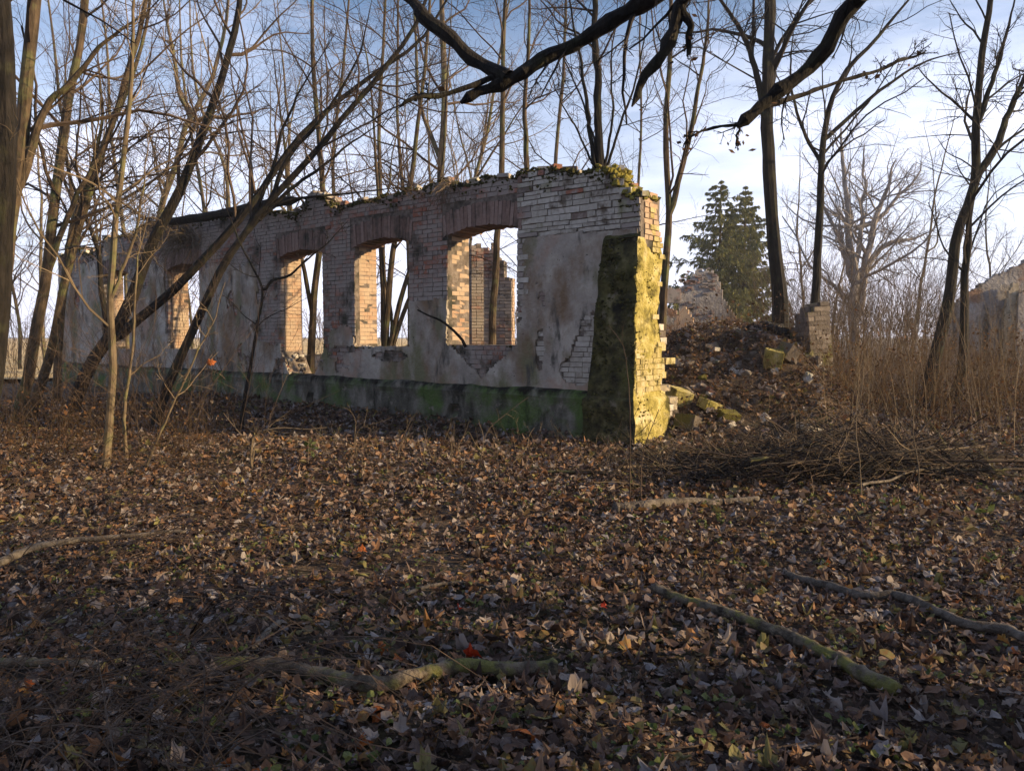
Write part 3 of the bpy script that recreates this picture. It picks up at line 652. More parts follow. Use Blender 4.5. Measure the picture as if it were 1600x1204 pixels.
tree('brown mossy trunk rising just behind the massive left-edge trunk', [(-40, 705), (-14, 560), (10, 400), (30, 250), (42, 110), (52, 0), (62, -150), (60, -500)], [[(30, 290), (72, 170), (103, 137), (150, 80), (230, 20)]], Y=11, wpx=24, bark='bark', n=(9, 7, 6, 0), tipw=.5)
tree('straight grey trunk tilting right at the field edge, left of the wall', [(20, 670), (42, 600), (70, 430), (98, 240), (117, 110), (132, 0), (145, -200), (150, -420)], [[(70, 430), (110, 330), (160, 230), (200, 130)]], Y=13.5, wpx=18, bark='bark', n=(10, 7, 6, 0))
tree('grey trunk beside the wall corner curving right towards its top', [(42, 665), (78, 560), (102, 440), (130, 330), (165, 220), (195, 125), (225, 20), (260, -180)], [[(102, 400), (140, 280), (160, 190), (150, 60)]], Y=14, wpx=15, bark='bark', n=(10, 7, 6, 0))
tree('slender sunlit golden sapling in front of the far left windows', [(162, 738), (168, 680), (176, 600), (176, 540), (172, 450), (180, 360), (190, 280), (200, 190), (206, 80), (210, -60)], [([(175, 470), (205, 380), (222, 300), (240, 200)], .45)], Y=9.2, wpx=13, bark='bark_pale', twig='twig_pale', n=(10, 6, 4, 0), name='sapling', tmin=.25)
tree('thin pale sapling just right of the golden sapling', [(198, 722), (194, 650), (204, 560), (209, 500), (214, 420), (232, 330)], Y=9.8, wpx=6, bark='bark_pale', twig='twig_pale', n=(7, 5, 3, 0), name='sapling')
tree('thin whip sapling bent right, in front of the second window', [(224, 735), (262, 650), (302, 565), (336, 490), (350, 440)], Y=9.3, wpx=4.5, bark='bark_pale', twig='twig_pale', n=(6, 4, 3, 0), name='sapling')
tree('thick dark trunk leaning right that splits in front of the leftmost window', [(108, 660), (126, 602), (144, 565), (168, 528), (186, 505), (210, 455), (222, 420), (238, 380), (280, 300), (320, 200), (355, 90), (375, 0), (380, -150)],
     [([(160, 540), (186, 524), (213, 500), (268, 457), (315, 408), (350, 370), (395, 318), (445, 245), (510, 175), (580, 120), (660, 60), (720, -40)], .75), ([(166, 515), (157, 452), (152, 390), (134, 340), (110, 280), (90, 200)], .45)], Y=15.2, wpx=21, bark='bark_dark', twig='twig', n=(11, 7, 5, 0))
tree('dark trunk leaning steeply right across the second window and over the wall', [(240, 672), (262, 602), (292, 535), (327, 457), (353, 406), (380, 372), (415, 326), (470, 262), (540, 180), (600, 110), (650, 40), (690, -80)],
     [([(397, 350), (450, 300), (500, 262), (545, 225), (600, 190)], .5), ([(415, 326), (455, 240), (500, 190), (560, 90), (580, 0)], .5), ([(380, 370), (440, 318), (560, 300), (640, 292)], .4), ([(385, 365), (430, 250), (450, 180), (520, 60)], .45)], Y=13.4, wpx=15, bark='bark_dark', twig='twig', n=(9, 7, 5, 0), tmin=.4)
tree('thin dark sapling forking like a Y before the bare brick pier', [(376, 662), (386, 600), (394, 555), (403, 500), (411, 457), (392, 415), (370, 370), (352, 320)], [([(411, 457), (425, 438), (452, 430), (480, 405), (512, 380), (545, 345)], .8)], Y=12.6, wpx=6, bark='bark_dark', twig='twig_dark', n=(6, 4, 3, 0), name='sapling', wob=.03)
# behind the wall
tree('forked slim tree filling the third window and rising above the wall', [(486, 590), (487, 530), (491, 460), (500, 390), (504, 310), (497, 200), (490, 100), (487, 0), (484, -150)], [([(489, 500), (476, 430), (466, 380), (450, 300), (440, 180), (420, 60)], .6)], Y=18.5, wpx=12, n=(12, 8, 6, 0))
tree('slim bare tree behind the middle of the wall, left of the thick pale trunk', [(600, 600), (598, 430), (595, 300), (592, 200), (597, 100), (602, 0), (604, -150)], Y=24, wpx=9, n=(16, 8, 6, 0))
tree('many stemmed bare bush tree filling the second window from the right', [(600, 600), (606, 480), (618, 370), (640, 290), (655, 180), (668, 60), (676, -80)],
     [([(600, 570), (598, 450), (590, 300), (580, 150), (560, 20)], .7), ([(604, 570), (622, 480), (660, 360), (690, 260), (700, 120), (706, 0)], .8), ([(606, 575), (634, 480), (672, 400), (740, 285), (800, 190), (840, 130)], .7), ([(602, 580), (612, 500), (600, 400), (612, 250), (640, 150)], .5)], Y=19, wpx=11, n=(8, 7, 6, 0), bark='bark', name='bush_tree')
tree('thick pale brown trunk rising straight above the second pier of the wall', [(692, 600), (690, 430), (689, 290), (694, 160), (692, 60), (690, -60), (688, -250)], [([(690, 260), (655, 150), (650, 40), (640, -60)], .5)], Y=21, wpx=15, bark='bark_pale', n=(15, 8, 6, 0))
tree('slim trunk standing inside the ruin in the rightmost window', [(768, 565), (771, 480), (776, 390), (783, 270), (786, 130), (790, 0), (792, -200)], Y=16.6, wpx=12, bark='bark', n=(16, 8, 6, 0), tmin=.45)
tree('sapling rooted on the wall top right of the rightmost window', [(823, 268), (820, 200), (821, 130), (827, 60), (828, 0), (826, -120)], Y=12.7, wpx=8, n=(13, 6, 5, 0), grounded=False, name='sapling', tmin=.2)
tree('cluster of stems sprouting from the mossy corner of the wall top', [(939, 270), (936, 200), (934, 130), (930, 50), (926, -60), (920, -200)], [([(928, 268), (922, 200), (912, 120), (895, 30), (880, -60)], .55), ([(948, 266), (965, 210), (988, 140), (1008, 60), (1020, -30)], .35), ([(930, 266), (905, 215), (880, 160), (850, 100)], .3), ([(944, 266), (955, 190), (958, 90), (965, -20)], .35), ([(934, 266), (920, 190), (880, 90), (860, 0)], .3)], Y=11.7, wpx=14, bark='bark_dark', n=(7, 6, 5, 0), grounded=False, name='stem_cluster', tmin=.2)
tree('slender tree forking in two just right of the mossy buttress', [(1031, 580), (1034, 485), (1040, 410), (1046, 335), (1042, 250), (1040, 180), (1046, 90), (1048, -20), (1050, -150)], [([(1046, 335), (1062, 275), (1078, 210), (1094, 120), (1106, 30), (1112, -60)], .8)], Y=15.5, wpx=13, bark='bark', n=(11, 6, 5, 0), tmin=.35)
tree('tall straight trunk on the rubble mound right of the spruces', [(1223, 505), (1218, 450), (1211, 390), (1204, 290), (1199, 190), (1199, 100), (1204, 0), (1207, -120), (1205, -300)], [([(1197, 200), (1182, 120), (1158, 50), (1125, 0), (1090, -50)], .55)], Y=19, wpx=22, bark='bark_dark', twig='twig_dark', n=(12, 8, 6, 0), tmin=.4, tipw=.5)
tree('crooked dark trunk bending right behind the masonry stump', [(1273, 500), (1275, 430), (1279, 370), (1284, 270), (1290, 200), (1304, 145), (1330, 100), (1370, 60), (1420, 0)], [([(1288, 220), (1330, 180), (1390, 130), (1450, 95), (1510, 80)], .5), ([(1284, 260), (1250, 190), (1235, 120), (1240, 30)], .45)], Y=19.5, wpx=14, bark='bark_dark', twig='twig_dark', n=(9, 8, 6, 0), tmin=.35)
tree('dark twin stemmed tree with V forks near the right edge', [(1448, 640), (1462, 555), (1482, 470), (1496, 370), (1522, 285), (1526, 180), (1537, 80), (1550, 0), (1560, -120)],
     [([(1486, 640), (1503, 570), (1508, 440), (1515, 350), (1526, 285), (1548, 245), (1580, 215), (1625, 190)], .8), ([(1524, 280), (1556, 228), (1580, 170), (1602, 115), (1640, 30)], .65), ([(1526, 200), (1550, 130), (1570, 60), (1590, -20)], .45)], Y=16, wpx=20, bark='bark_dark', twig='twig_dark', n=(8, 7, 6, 0), tmin=.4)
tree('broad hazy old tree with spreading crown, right of the spruces', [(1337, 600), (1335, 500), (1334, 430), (1326, 360), (1322, 300), (1318, 240), (1316, 200)],
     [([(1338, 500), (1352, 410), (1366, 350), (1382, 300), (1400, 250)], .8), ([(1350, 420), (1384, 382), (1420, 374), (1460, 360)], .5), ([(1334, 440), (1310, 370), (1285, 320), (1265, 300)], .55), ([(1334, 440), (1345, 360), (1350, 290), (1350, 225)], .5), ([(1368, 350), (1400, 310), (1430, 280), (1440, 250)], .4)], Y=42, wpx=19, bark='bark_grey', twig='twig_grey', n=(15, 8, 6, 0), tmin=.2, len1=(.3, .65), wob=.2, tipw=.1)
for i, (lab, pts, Y, wp, bk) in enumerate([
    ('golden trunk with a V fork behind the far left part of the wall', [(232, 600), (245, 400), (252, 325), (273, 260), (288, 200), (298, 184), (330, 126), (340, 92), (354, 30), (362, -60)], 25, 13, 'bark_pale'),
    ('pale slim trunk leaning left behind the broken beam on the wall', [(330, 600), (326, 420), (319, 334), (306, 250), (297, 200), (285, 100), (280, -20)], 28, 8, 'bark_pale'),
    ('pale trunk bending left above the third pier of the wall', [(372, 600), (366, 400), (358, 325), (353, 272), (338, 225), (320, 187), (300, 100), (296, 0)], 30, 8, 'bark_pale'),
    ('grey curved trunk just outside the left end of the wall', [(88, 640), (96, 500), (110, 369), (140, 281), (176, 194), (202, 131), (230, 30), (240, -100)], 18, 12, 'bark'),
    ('thin straight trunk behind the wall near the raised brick stub', [(530, 600), (528, 400), (520, 250), (535, 120), (545, 0), (550, -120)], 27, 8, 'bark'),
    ('slim reddish trunk rising above the head of the second window', [(642, 600), (640, 420), (628, 280), (620, 160), (622, 40), (620, -100)], 26, 8, 'bark'),
    ('slanting pale trunk right of the thick pale trunk', [(700, 600), (715, 400), (740, 285), (762, 200), (778, 100), (800, -20)], 27, 9, 'bark_pale'),
    ('grey trunk behind the wall between rightmost window and corner', [(860, 600), (862, 400), (868, 250), (880, 120), (884, 0), (880, -100)], 30, 9, 'bark'),
    ('thin trunk left of the golden forked trunk, far behind the wall', [(200, 600), (196, 400), (185, 300), (172, 200), (168, 80), (150, -60)], 32, 8, 'bark_pale'),
    ('thin upright tree far behind, left of the forking buttress tree', [(985, 600), (990, 420), (996, 300), (1002, 180), (1000, 60), (1004, -60)], 34, 6, 'bark'),
]):
    lm = [([(298, 184), (282, 150), (276, 116), (262, 40), (250, -40)], .6)] if i == 0 else []
    tree(lab, pts, lm, Y=Y, wpx=wp, bark=bk, twig='twig' if i % 2 else 'twig_pale', n=(17, 8, 6, 0), tmin=.35)

# near tree whose limbs hang into the top of the picture
NT = thing('overhanging_tree', 'near dark tree whose black limbs hang down into the top of the picture', 'tree', loc=(5.0, 2.6, 0))
mb = MB(); tubes(mb, wobble(spline([(5.0, 2.6, -.2), (5.05, 2.7, 2), (4.9, 2.9, 4.5), (4.7, 3.1, 7), (4.5, 3.2, 11)], 20), .08), widths(20, .26, .12), 12, .05); part(mb, 'trunk', M['bark_dark'], NT)
LB = [([(4.9, 2.9, 4.6), at(1300, -160, 4.6), at(1150, -75, 5), at(1010, 0, 5.3), at(900, 68, 5.5), at(835, 100, 5.5), at(790, 128, 5.5), at(745, 145, 5.5), at(722, 160, 5.5)], .10, .035),
      ([at(792, 124, 5.5), at(745, 95, 5.6), at(690, 48, 5.7), at(655, 18, 5.8), at(632, -14, 5.9), at(600, -80, 6)], .05, .03),
      ([at(775, 120, 5.5), at(735, 135, 5.45), at(690, 152, 5.4), at(660, 153, 5.3), at(625, 168, 5.25)], .022, .014),
      ([(4.8, 3.0, 5.6), at(1200, -260, 4.4), at(1095, -70, 4.7), at(1063, 10, 5), at(1040, 70, 5), at(1010, 120, 5), at(983, 168, 5)], .125, .02),
      ([at(1066, 10, 5), at(1077, 40, 5), at(1075, 88, 5)], .028, .014),
      ([(4.9, 2.9, 4.2), at(1440, -80, 4.9), at(1340, 0, 5.3), at(1300, 58, 5.4), at(1262, 105, 5.5), at(1210, 150, 5.5), at(1170, 182, 5.5), at(1150, 198, 5.5)], .10, .038),
      ([at(1195, 168, 5.5), at(1250, 150, 5.7), at(1320, 125, 5.9), at(1400, 100, 6.1), at(1450, 78, 6.3)], .018, .008),
      ([at(1155, 193, 5.5), at(1110, 200, 5.5), at(1080, 215, 5.5), at(1062, 235, 5.5)], .012, .004),
      ([at(1160, 192, 5.5), at(1150, 215, 5.5), at(1155, 235, 5.5)], .01, .005)]
pth = []
for pts, r0, r1 in LB:
    n_ = max(12, int(13 * np.linalg.norm(np.diff(np.array(pts), axis=0), axis=1).sum())); P = wobble(spline(pts, n_), .05); rr = widths(n_, r0, r1) * (1 + .10 * rng.standard_normal(n_)) * (1 + .25 * (rng.random(n_) < .1)); rr[-1] *= .3; mb = MB(); tubes(mb, P, rr, 11, .05); part(mb, 'limb', M['bark_dark'], NT); pth.append((P, rr))
crown(NT, [(spline(p[0][len(p[0]) // 2:], 20), np.interp(np.linspace(0, 1, 20), np.linspace(0, 1, len(p[1]) - len(p[1]) // 2), p[1][len(p[1]) // 2:])) for p in pth], 6, 6, 5, 'twig_dark', len1=(.12, .45), up=-.02, tmin=.05)
mb = MB()                                          # a few shrivelled leaves still hanging
def quadleaf(mb, p, s):
    a = nrm(rng.standard_normal(3)); b = nrm(np.cross(a, rng.standard_normal(3))); mb.add([p, p + a * s * .5 + b * s * .3, p + a * s, p + a * s * .5 - b * s * .3], [[0, 1, 2, 3]])
for P, _r in pth:
    for _ in range(9):
        q = P[random.randrange(len(P) // 2, len(P))] + rng.normal(0, .045, 3); quadleaf(mb, q, random.uniform(.025, .06))
part(mb, 'leaves', M['dry'], NT, 'stuff')

# woodland behind: copies of a few kinds
protos = []
for v in range(5):
    h = 11 + 2 * v; th = thing('bare_tree', 'slim leafless tree in the wood behind the ruin', 'tree', 'leafless trees of the wood behind', (0, 0, 0))
    P = wobble(spline([(0, 0, -.3), (.1, 0, h * .3), (random.uniform(-.5, .5), random.uniform(-.5, .5), h * .6), (random.uniform(-1, 1), random.uniform(-1, 1), h)], 20), .25); P[0] = (0, 0, -.3)
    rt = widths(20, .085 + .012 * v, .012); mb = MB(); tubes(mb, P, rt, 7, .05); part(mb, 'trunk', M['bark' if v % 2 else 'bark_pale'], th)
    paths = [(P, rt)]
    if v > 1:
        k = 8; Q = wobble(spline([P[k], P[k] + (random.uniform(-1, 1), random.uniform(-1, 1), 2), P[k] + (random.uniform(-2, 2), random.uniform(-2, 2), h * .5)], 20), .2); rq = widths(20, rt[k] * .7, .012)
        mb = MB(); tubes(mb, Q, rq, 6); part(mb, 'limb', M['bark' if v % 2 else 'bark_pale'], th); paths.append((Q, rq))
    crown(th, paths, 20 if v < 2 else 12, 8, 6, 'twig', tmin=.25, up=.06); protos.append(th)
def copy_tree(o):
    c_ = o.copy(); COL.objects.link(c_)
    for ch in o.children: d = ch.copy(); COL.objects.link(d); d.parent = c_
    return c_
spots = [(px, Y) for px, Y in [(-40, 26), (30, 34), (70, 45), (130, 30), (150, 52), (225, 40), (300, 48), (345, 40), (425, 50), (455, 32), (560, 40), (575, 52), (665, 36), (745, 46), (830, 50), (905, 44), (970, 55), (1255, 50), (1300, 62), (1420, 48), (1470, 60), (1560, 44), (1640, 52)]]
WL = ['slim bare tree half cut off by the left edge, beyond the field', 'slim bare tree standing at the field edge behind the massive trunk', 'pale bare tree far off in the field gap left of the wall', 'bare tree just behind the left end of the wall', 'distant forked bare tree behind the leftmost window', 'bare tree behind the wall between the two leftmost windows', 'distant bare tree behind the broken beam', 'thin bare tree behind the middle of the broken beam', 'distant forked bare tree behind the beam end', 'bare tree close behind the third window from the right', 'forked bare tree behind the pier left of the second window', 'distant bare tree seen through the second window from the right',
 'bare tree behind the pier between the two right windows', 'distant forked bare tree behind the rightmost window', 'distant bare tree behind the limewashed corner', 'bare tree behind the stems on the mossy corner', 'distant bare tree between the mossy corner and the spruces', 'distant forked bare tree between the tall trunk and the crooked trunk', 'farthest bare tree beside the crooked dark trunk', 'bare tree in the thicket right of the broad hazy tree', 'distant forked bare tree left of the twin stemmed tree', 'bare tree rising behind the derelict building', 'distant forked bare tree at the right edge behind the derelict building']
for i, (px, Y) in enumerate(spots):
    o = protos[i] if i < 5 else copy_tree(protos[i % 5]); p = at(px, 540, Y); o.location = (p[0], p[1], float(gh(p[0], p[1])))
    o.rotation_euler = (random.gauss(0, .04), random.gauss(0, .05), random.uniform(0, 6.28)); s = random.uniform(.8, 1.15); o.scale = (s, s, s); o['label'] = WL[i]
# the stand beside the photographer that keeps the foreground in shade
for i, (x, y) in enumerate([(9.5, -1.2), (11, .6), (13, -3), (14, -1.0), (16, -2.2), (18, -4), (19, -6), (22, -4), (24, -7), (15, -6)]):
    o = copy_tree(protos[2 + i % 3]); o.location = (x, y, float(gh(x, y))); o.rotation_euler = (0, 0, i * 1.3); o.scale = (.8, .8, .8)
    tag(o, 'slim leafless tree of the stand right of the clearing', 'tree', 'trees standing right of the viewer')

def spruce(label, px, Y, ytop, wpx, seed):
    p = at(px, 560, Y); z0 = float(gh(p[0], p[1])) * 0; H = at(px, ytop, Y)[2] - z0; Wd = wpx / F * Y / 2
    th = thing('spruce', label, 'conifer', None, (p[0], p[1], z0)); o = np.array([p[0], p[1], z0]); r = np.random.default_rng(seed)
    mb = MB(); tubes(mb, spline([o, o + (0, 0, H * .5), o + (0, 0, H)], 12), widths(12, .22, .02), 7); part(mb, 'trunk', M['bark'], th)
    mb, nb = MB(), MB()
    for k in range(27):
        f = k / 26; z = .4 + (H - .5) * f ** .85; ln = Wd * (1 - f) ** .62 * r.uniform(.75, 1.1) + .12; a0 = r.uniform(0, 6.28)
        for q in range(6):
            an = a0 + q * 1.05 + r.normal(0, .22); l1 = ln * r.uniform(.35, 1.25); dr = .38 - .5 * f
            P = np.array([o + (math.cos(an) * l1 * u_, math.sin(an) * l1 * u_, z - dr * l1 * (u_ - .8 * u_ ** 3)) for u_ in np.linspace(0, 1, 6)])
            tubes(mb, P, widths(6, .03, .006), 3)
            sw, rw = sprout(P[None], np.full((1, 6), .01), int(5 * l1) + 4, (.2, .4), (30, 65), -.25, .1, 4, .12, .8, .006); tubes(mb, sw, rw, 3)
            src = np.concatenate([P[None, :4], P[None, 2:], sw]) if False else sw
            m_ = 34; ii = np.repeat(np.arange(len(sw)), m_); u_ = r.random(len(ii)) * 2.99; k_ = u_.astype(int); g_ = (u_ - k_)[:, None]
            b_ = sw[ii, k_] * (1 - g_) + sw[ii, k_ + 1] * g_; n_ = len(b_)
            m2 = int(12 * l1) + 5; u2 = r.random(m2); b_ = np.concatenate([b_, np.array([np.interp(u2, np.linspace(0, 1, 6), P[:, c_]) for c_ in range(3)]).T]); n_ = len(b_)
            dv = np.stack([r.normal(math.cos(an) * .25, .25, n_), r.normal(math.sin(an) * .25, .25, n_), -r.uniform(.1, .9, n_)], -1) * r.uniform(.2, .75, (n_, 1)) * (.4 + .6 * (1 - f))
            sd_ = nrm(np.cross(dv, r.standard_normal((n_, 3)))) * .036
            nb.add(np.stack([b_ - sd_, b_ + sd_, b_ + dv], 1).reshape(-1, 3), T=np.arange(n_ * 3).reshape(-1, 3))
    part(mb, 'branches', M['bark'], th); part(nb, 'needles', M['spruce'], th, 'stuff')
spruce('taller dark green spruce, left of the close pair', 1122, 55, 281, 190, 1)
spruce('sparser drooping spruce, right of the close pair', 1160, 58, 290, 180, 2)

# ---------------------------------------------------------------- thickets, weeds, brush
def stems(name, N, area, hgt, rad, mat, kind='stuff', lean=.18, pts=4, branch=0, leaf=0, leafmat=None, label=None, cat=None):
    x, y = area(N); N = len(x); z = gh(x, y); h = rng.uniform(hgt[0], hgt[1], N)
    P = np.zeros((N, pts, 3)); P[:, 0] = np.stack([x, y, z - .03], -1); d = nrm(np.stack([rng.normal(0, lean, N), rng.normal(0, lean, N), np.ones(N)], -1))
    for q in range(1, pts):
        d = nrm(d + rng.normal(0, .12, (N, 3))); P[:, q] = P[:, q - 1] + d * (h / (pts - 1))[:, None]
    rr = np.full((N, 1), 1) * rng.uniform(rad[0], rad[1], (N, 1)) * np.linspace(1, .45, pts)
    mb = MB(); tubes(mb, P, rr, 3)
    if branch:
        b, rb = sprout(P, rr, branch, (.25, .55), (20, 50), .05, .12, 3 if hgt[1] < 2.6 else 4, .25, .7, rad[0] * .6); tubes(mb, b, rb, 3)
        c_, rc = sprout(b, rb, 3, (.3, .6), (20, 50), .03, .12, 3, .2, .7, rad[0] * .5); tubes(mb, c_, rc, 3)
    o = mb.obj(name, M[mat], kind=kind); tag(o, label, cat)
    if leaf:
        lb = MB()
        for _ in range(leaf):
            q = P[random.randrange(N), random.randrange(1, pts)] + rng.normal(0, .05, 3); quadleaf(lb, q, random.uniform(.03, .08))
        lo = lb.obj('dead_leaves', M[leafmat], kind='stuff'); lo.parent = o
    return o
def fan(px0, px1, Y0, Y1, pw=1.0):
    def f(N):
        Y = Y0 + (Y1 - Y0) * rng.random(N) ** pw; px = rng.uniform(px0, px1, N); return (px - 800) / F * Y, Y
    return f
stems('dry_weeds', 1150, fan(1290, 1700, 12, 22), (.4, 1.9), (.002, .006), 'weed', lean=.3, branch=3, leaf=5000, leafmat='dry', label='tall brown dead weeds on the right', cat='weeds')
stems('tall_stalks', 130, fan(1280, 1660, 10, 20), (.9, 2.7), (.0025, .006), 'twig_pale', lean=.16, branch=4, pts=6, label='tall pale dead stalks above the brown weeds on the right', cat='weeds')
stems('wall_base_stalks', 150, fan(330, 980, 8.3, 11), (.12, .6), (.0015, .0035), 'twig_pale', lean=.4, branch=3, label='short dead stalks along the shaded foot of the wall', cat='weeds')
stems('mound_weeds', 420, fan(1040, 1330, 11.5, 17), (.2, .9), (.0015, .004), 'weed', lean=.35, branch=3, leaf=900, leafmat='dry', label='sparse dead stalks over the rubble mound', cat='weeds')
stems('left_weeds', 380, fan(-40, 330, 8.5, 14), (.2, 1.1), (.0015, .004), 'weed', lean=.4, branch=3, leaf=500, leafmat='dry', label='dead stalks under the left trees', cat='weeds')
stems('shrub_tangle', 85, fan(-30, 430, 9.5, 13.5), (1.0, 3.2), (.003, .006), 'twig', branch=8, lean=.3, pts=6, label='leafless shrubs crossing in front of the left half of the wall', cat='shrubs')
stems('thicket', 400, fan(1215, 1490, 24, 44), (2.0, 5.5), (.008, .018), 'twig', branch=7, label='tangled leafless thicket behind the mound', cat='thicket', lean=.12)
stems('thicket', 260, fan(1030, 1230, 22, 44), (.7, 1.9), (.005, .010), 'twig', branch=6, label='low leafless scrub at the foot of the spruces', cat='thicket', lean=.2)
stems('far_thicket', 230, fan(-100, 1000, 34, 60), (1.5, 3.5), (.01, .02), 'twig', branch=6, label='low leafless scrub beyond the ruin', cat='thicket', lean=.12)
def behind(N):
    x = rng.uniform(-26, 42, N); y = rng.uniform(-26, 6, N); lim = np.where(x > 8, 2.7 - (x - 8) * .17, np.where(x < -9, 2.5, -2.2)); y = np.where(y < lim, y, lim - rng.random(N) * 12)
    return x, y
stems('woodland', 270, behind, (7, 13), (.04, .10), 'bark', branch=9, label='unseen leafless wood around the photographer', cat='woods', lean=.08, pts=6)  # unseen wood, put in to dim the sky light and shade the foreground
stems('undergrowth', 210, behind, (1, 4), (.006, .014), 'twig', branch=7, label='leafless undergrowth of the unseen wood around the photographer', cat='undergrowth', lean=.2)  # low growth of the same added wood, out of view
stems('forest_edge', 420, fan(-300, 1900, 240, 330), (6, 13), (.16, .3), 'twig', branch=6, label='far woods along the horizon', cat='woods', lean=.1)

def arcs(mb, N, base, span, hgt, r, k=3, pts=7, arr=None):
    for _ in range(N):
        p = base(); a = random.uniform(0, 6.28) if arr is None else random.gauss(arr, .5); l_ = random.uniform(*span); h = random.uniform(*hgt)
        u_ = np.linspace(0, 1, pts); P = np.stack([p[0] + math.cos(a) * l_ * u_, p[1] + math.sin(a) * l_ * u_, p[2] + h * (4 * u_ * (1 - u_) * .8 + .25 * u_)], -1)
        P = P + np.cumsum(rng.normal(0, l_ * .02, P.shape), 0); rr = random.uniform(*r); tubes(mb, P, np.linspace(rr, rr * .4, pts), k)
# brush pile in front of the mound
BP = thing('brush_pile', 'wide dark heap of cut branches lying before the rubble mound', 'brush pile', loc=gpt(1300, 775))
def bpb():
    px = random.gauss(1285, 150); Y = random.uniform(7.9, 10); x = (px - 800) / F * Y; hh = .52 * math.exp(-((px - 1285) / 190) ** 2)
    return np.array([x, Y, float(gh(x, Y)) + random.random() * hh])
mb = MB()
mbd = MB()
for _ in range(1200):
    p = bpb(); a = random.gauss(0, .9) + (math.pi if random.random() < .5 else 0); l_ = random.uniform(.3, 1.3); d = np.array([math.cos(a), math.sin(a), random.gauss(.0, .38)])
    P = p + np.linspace(-.5, .5, 5)[:, None] * d * l_ + np.cumsum(rng.normal(0, .025, (5, 3)), 0); P[:, 2] = np.maximum(P[:, 2], gh(P[:, 0], P[:, 1]) + .01)
    rr = random.uniform(.003, .009); tubes(mb if _ % 2 == 0 else mbd, P, np.linspace(rr, rr * .5, 5), 3)
part(mb, 'twigs', M['twig'], BP, 'stuff'); part(mbd, 'twigs', M['twig_dark'], BP, 'stuff')
for j in range(48):
    p = bpb(); a = random.gauss(.1, .4) + (math.pi if random.random() < .5 else 0); l_ = random.uniform(1.2, 2.6); d = np.array([math.cos(a), math.sin(a) * .5, random.gauss(0, .08)])
    P = wobble(p + np.linspace(-.5, .5, 12)[:, None] * d * l_, .12); P[:, 2] = np.maximum(P[:, 2], gh(P[:, 0], P[:, 1]) + .02); rr = random.uniform(.008, .024); mb = MB(); Rr_ = np.linspace(rr, rr * .3, 12); tubes(mb, P, Rr_, 6, .05); a_, ra = sprout(P[None], Rr_[None], 9, (.15, .45), (25, 60), .05, .15, 6, .15, .5, .003); tubes(mb, a_, ra, 3); b_, rb = sprout(a_, ra, 3, (.3, .6), (25, 60), .03, .2, 4, .2, .6, .002); tubes(mb, b_, rb, 3); part(mb, 'branch', M[('twig', 'twig_dark', 'bark', 'twig_pale')[j % 4]], BP)
mb = MB(); arcs(mb, 170, lambda: bpb() * (1, 1, .5) + (0, 0, .02), (.3, 1.1), (.15, .6), (.0015, .004)); part(mb, 'pale_twigs', M['twig_pale'], BP, 'stuff')
# bramble stems in the left foreground
mb = MB()
def lf():
    px, py = random.uniform(-150, 330), random.uniform(960, 1230); p = gpt(px, py); return p
arcs(mb, 190, lf, (.5, 1.5), (.1, .42), (.0018, .0042), arr=-.35)
for _ in range(420):
    p = lf(); d = nrm(rng.normal(0, 1, 3) * (1, 1, .3)); l_ = random.uniform(.1, .5); P = p + (0, 0, random.uniform(.02, .2)) + np.linspace(0, 1, 4)[:, None] * d * l_ + np.cumsum(rng.normal(0, .012, (4, 3)), 0); rr = random.uniform(.001, .002); tubes(mb, P, np.linspace(rr, rr * .5, 4), 3)
o = mb.obj('brambles', M['twig'], kind='stuff'); tag(o, 'dead bramble stems arching over the left foreground', 'brambles')
mb = MB()
def lm_():
    px, py = random.uniform(-100, 300), random.uniform(700, 940); return gpt(px, py)
arcs(mb, 160, lm_, (.5, 1.8), (.1, .5), (.002, .005), arr=.1)
o = mb.obj('brambles', M['twig'], kind='stuff'); tag(o, 'dead bramble stems below the left trees', 'brambles')
# twig litter over the whole floor
mb = MB(); N = 2600; Yl = 2.2 + 12 * rng.random(N) ** 1.2; xl = rng.uniform(-.8, .8, N) * Yl; al = rng.uniform(0, 3.14, N); ll = rng.uniform(.05, .3, N)
P = np.stack([np.stack([xl + np.cos(al) * ll * u_, Yl + np.sin(al) * ll * u_], -1) for u_ in (-.5, -.1, .3, .5)], 1) + rng.normal(0, .008, (N, 4, 2))
P = np.concatenate([P, (gh(P[..., 0], P[..., 1]) + rng.uniform(.015, .06, (N, 1)))[..., None]], -1); tubes(mb, P, rng.uniform(.0012, .004, (N, 1)) * np.ones(4), 3)
tag(mb.obj('twig_litter', M['twig'], kind='stuff'), 'small sticks strewn over the leaf litter', 'twigs')

# vines over the wall
def vine(label, px, py, N, spread, drop, mat):
    s0, z0 = wsz(px, py); mb = MB()
    for _ in range(N):
        p = wpt(s0 + random.gauss(0, spread * .35), random.uniform(-.2, .1), z0 + random.uniform(-.1, .12)); d = nrm(np.array([random.gauss(0, .8), random.gauss(-.2, .4), random.gauss(.1, .5)])); P = [p]
        for q in range(7): d = nrm(d + rng.normal(0, .3, 3) + (0, 0, -drop)); P.append(P[-1] + d * random.uniform(.07, .15) * spread * 2)
        rr = random.uniform(.003, .007); tubes(mb, np.array(P), np.linspace(rr, rr * .5, 8), 3)
    o = mb.obj('hanging_vine', M[mat]); tag(o, label, 'vine'); return o
vine('dense tangle of dead vine hanging from the wall top above the second window', 290, 372, 260, .9, .14, 'twig_pale')
vine('brown vine tangle caught on the wall top left of the broken beam', 245, 345, 160, .7, .05, 'twig')
vine('straw coloured vine hanging over the wall beside the rightmost window head', 700, 292, 60, .30, .3, 'twig_pale')
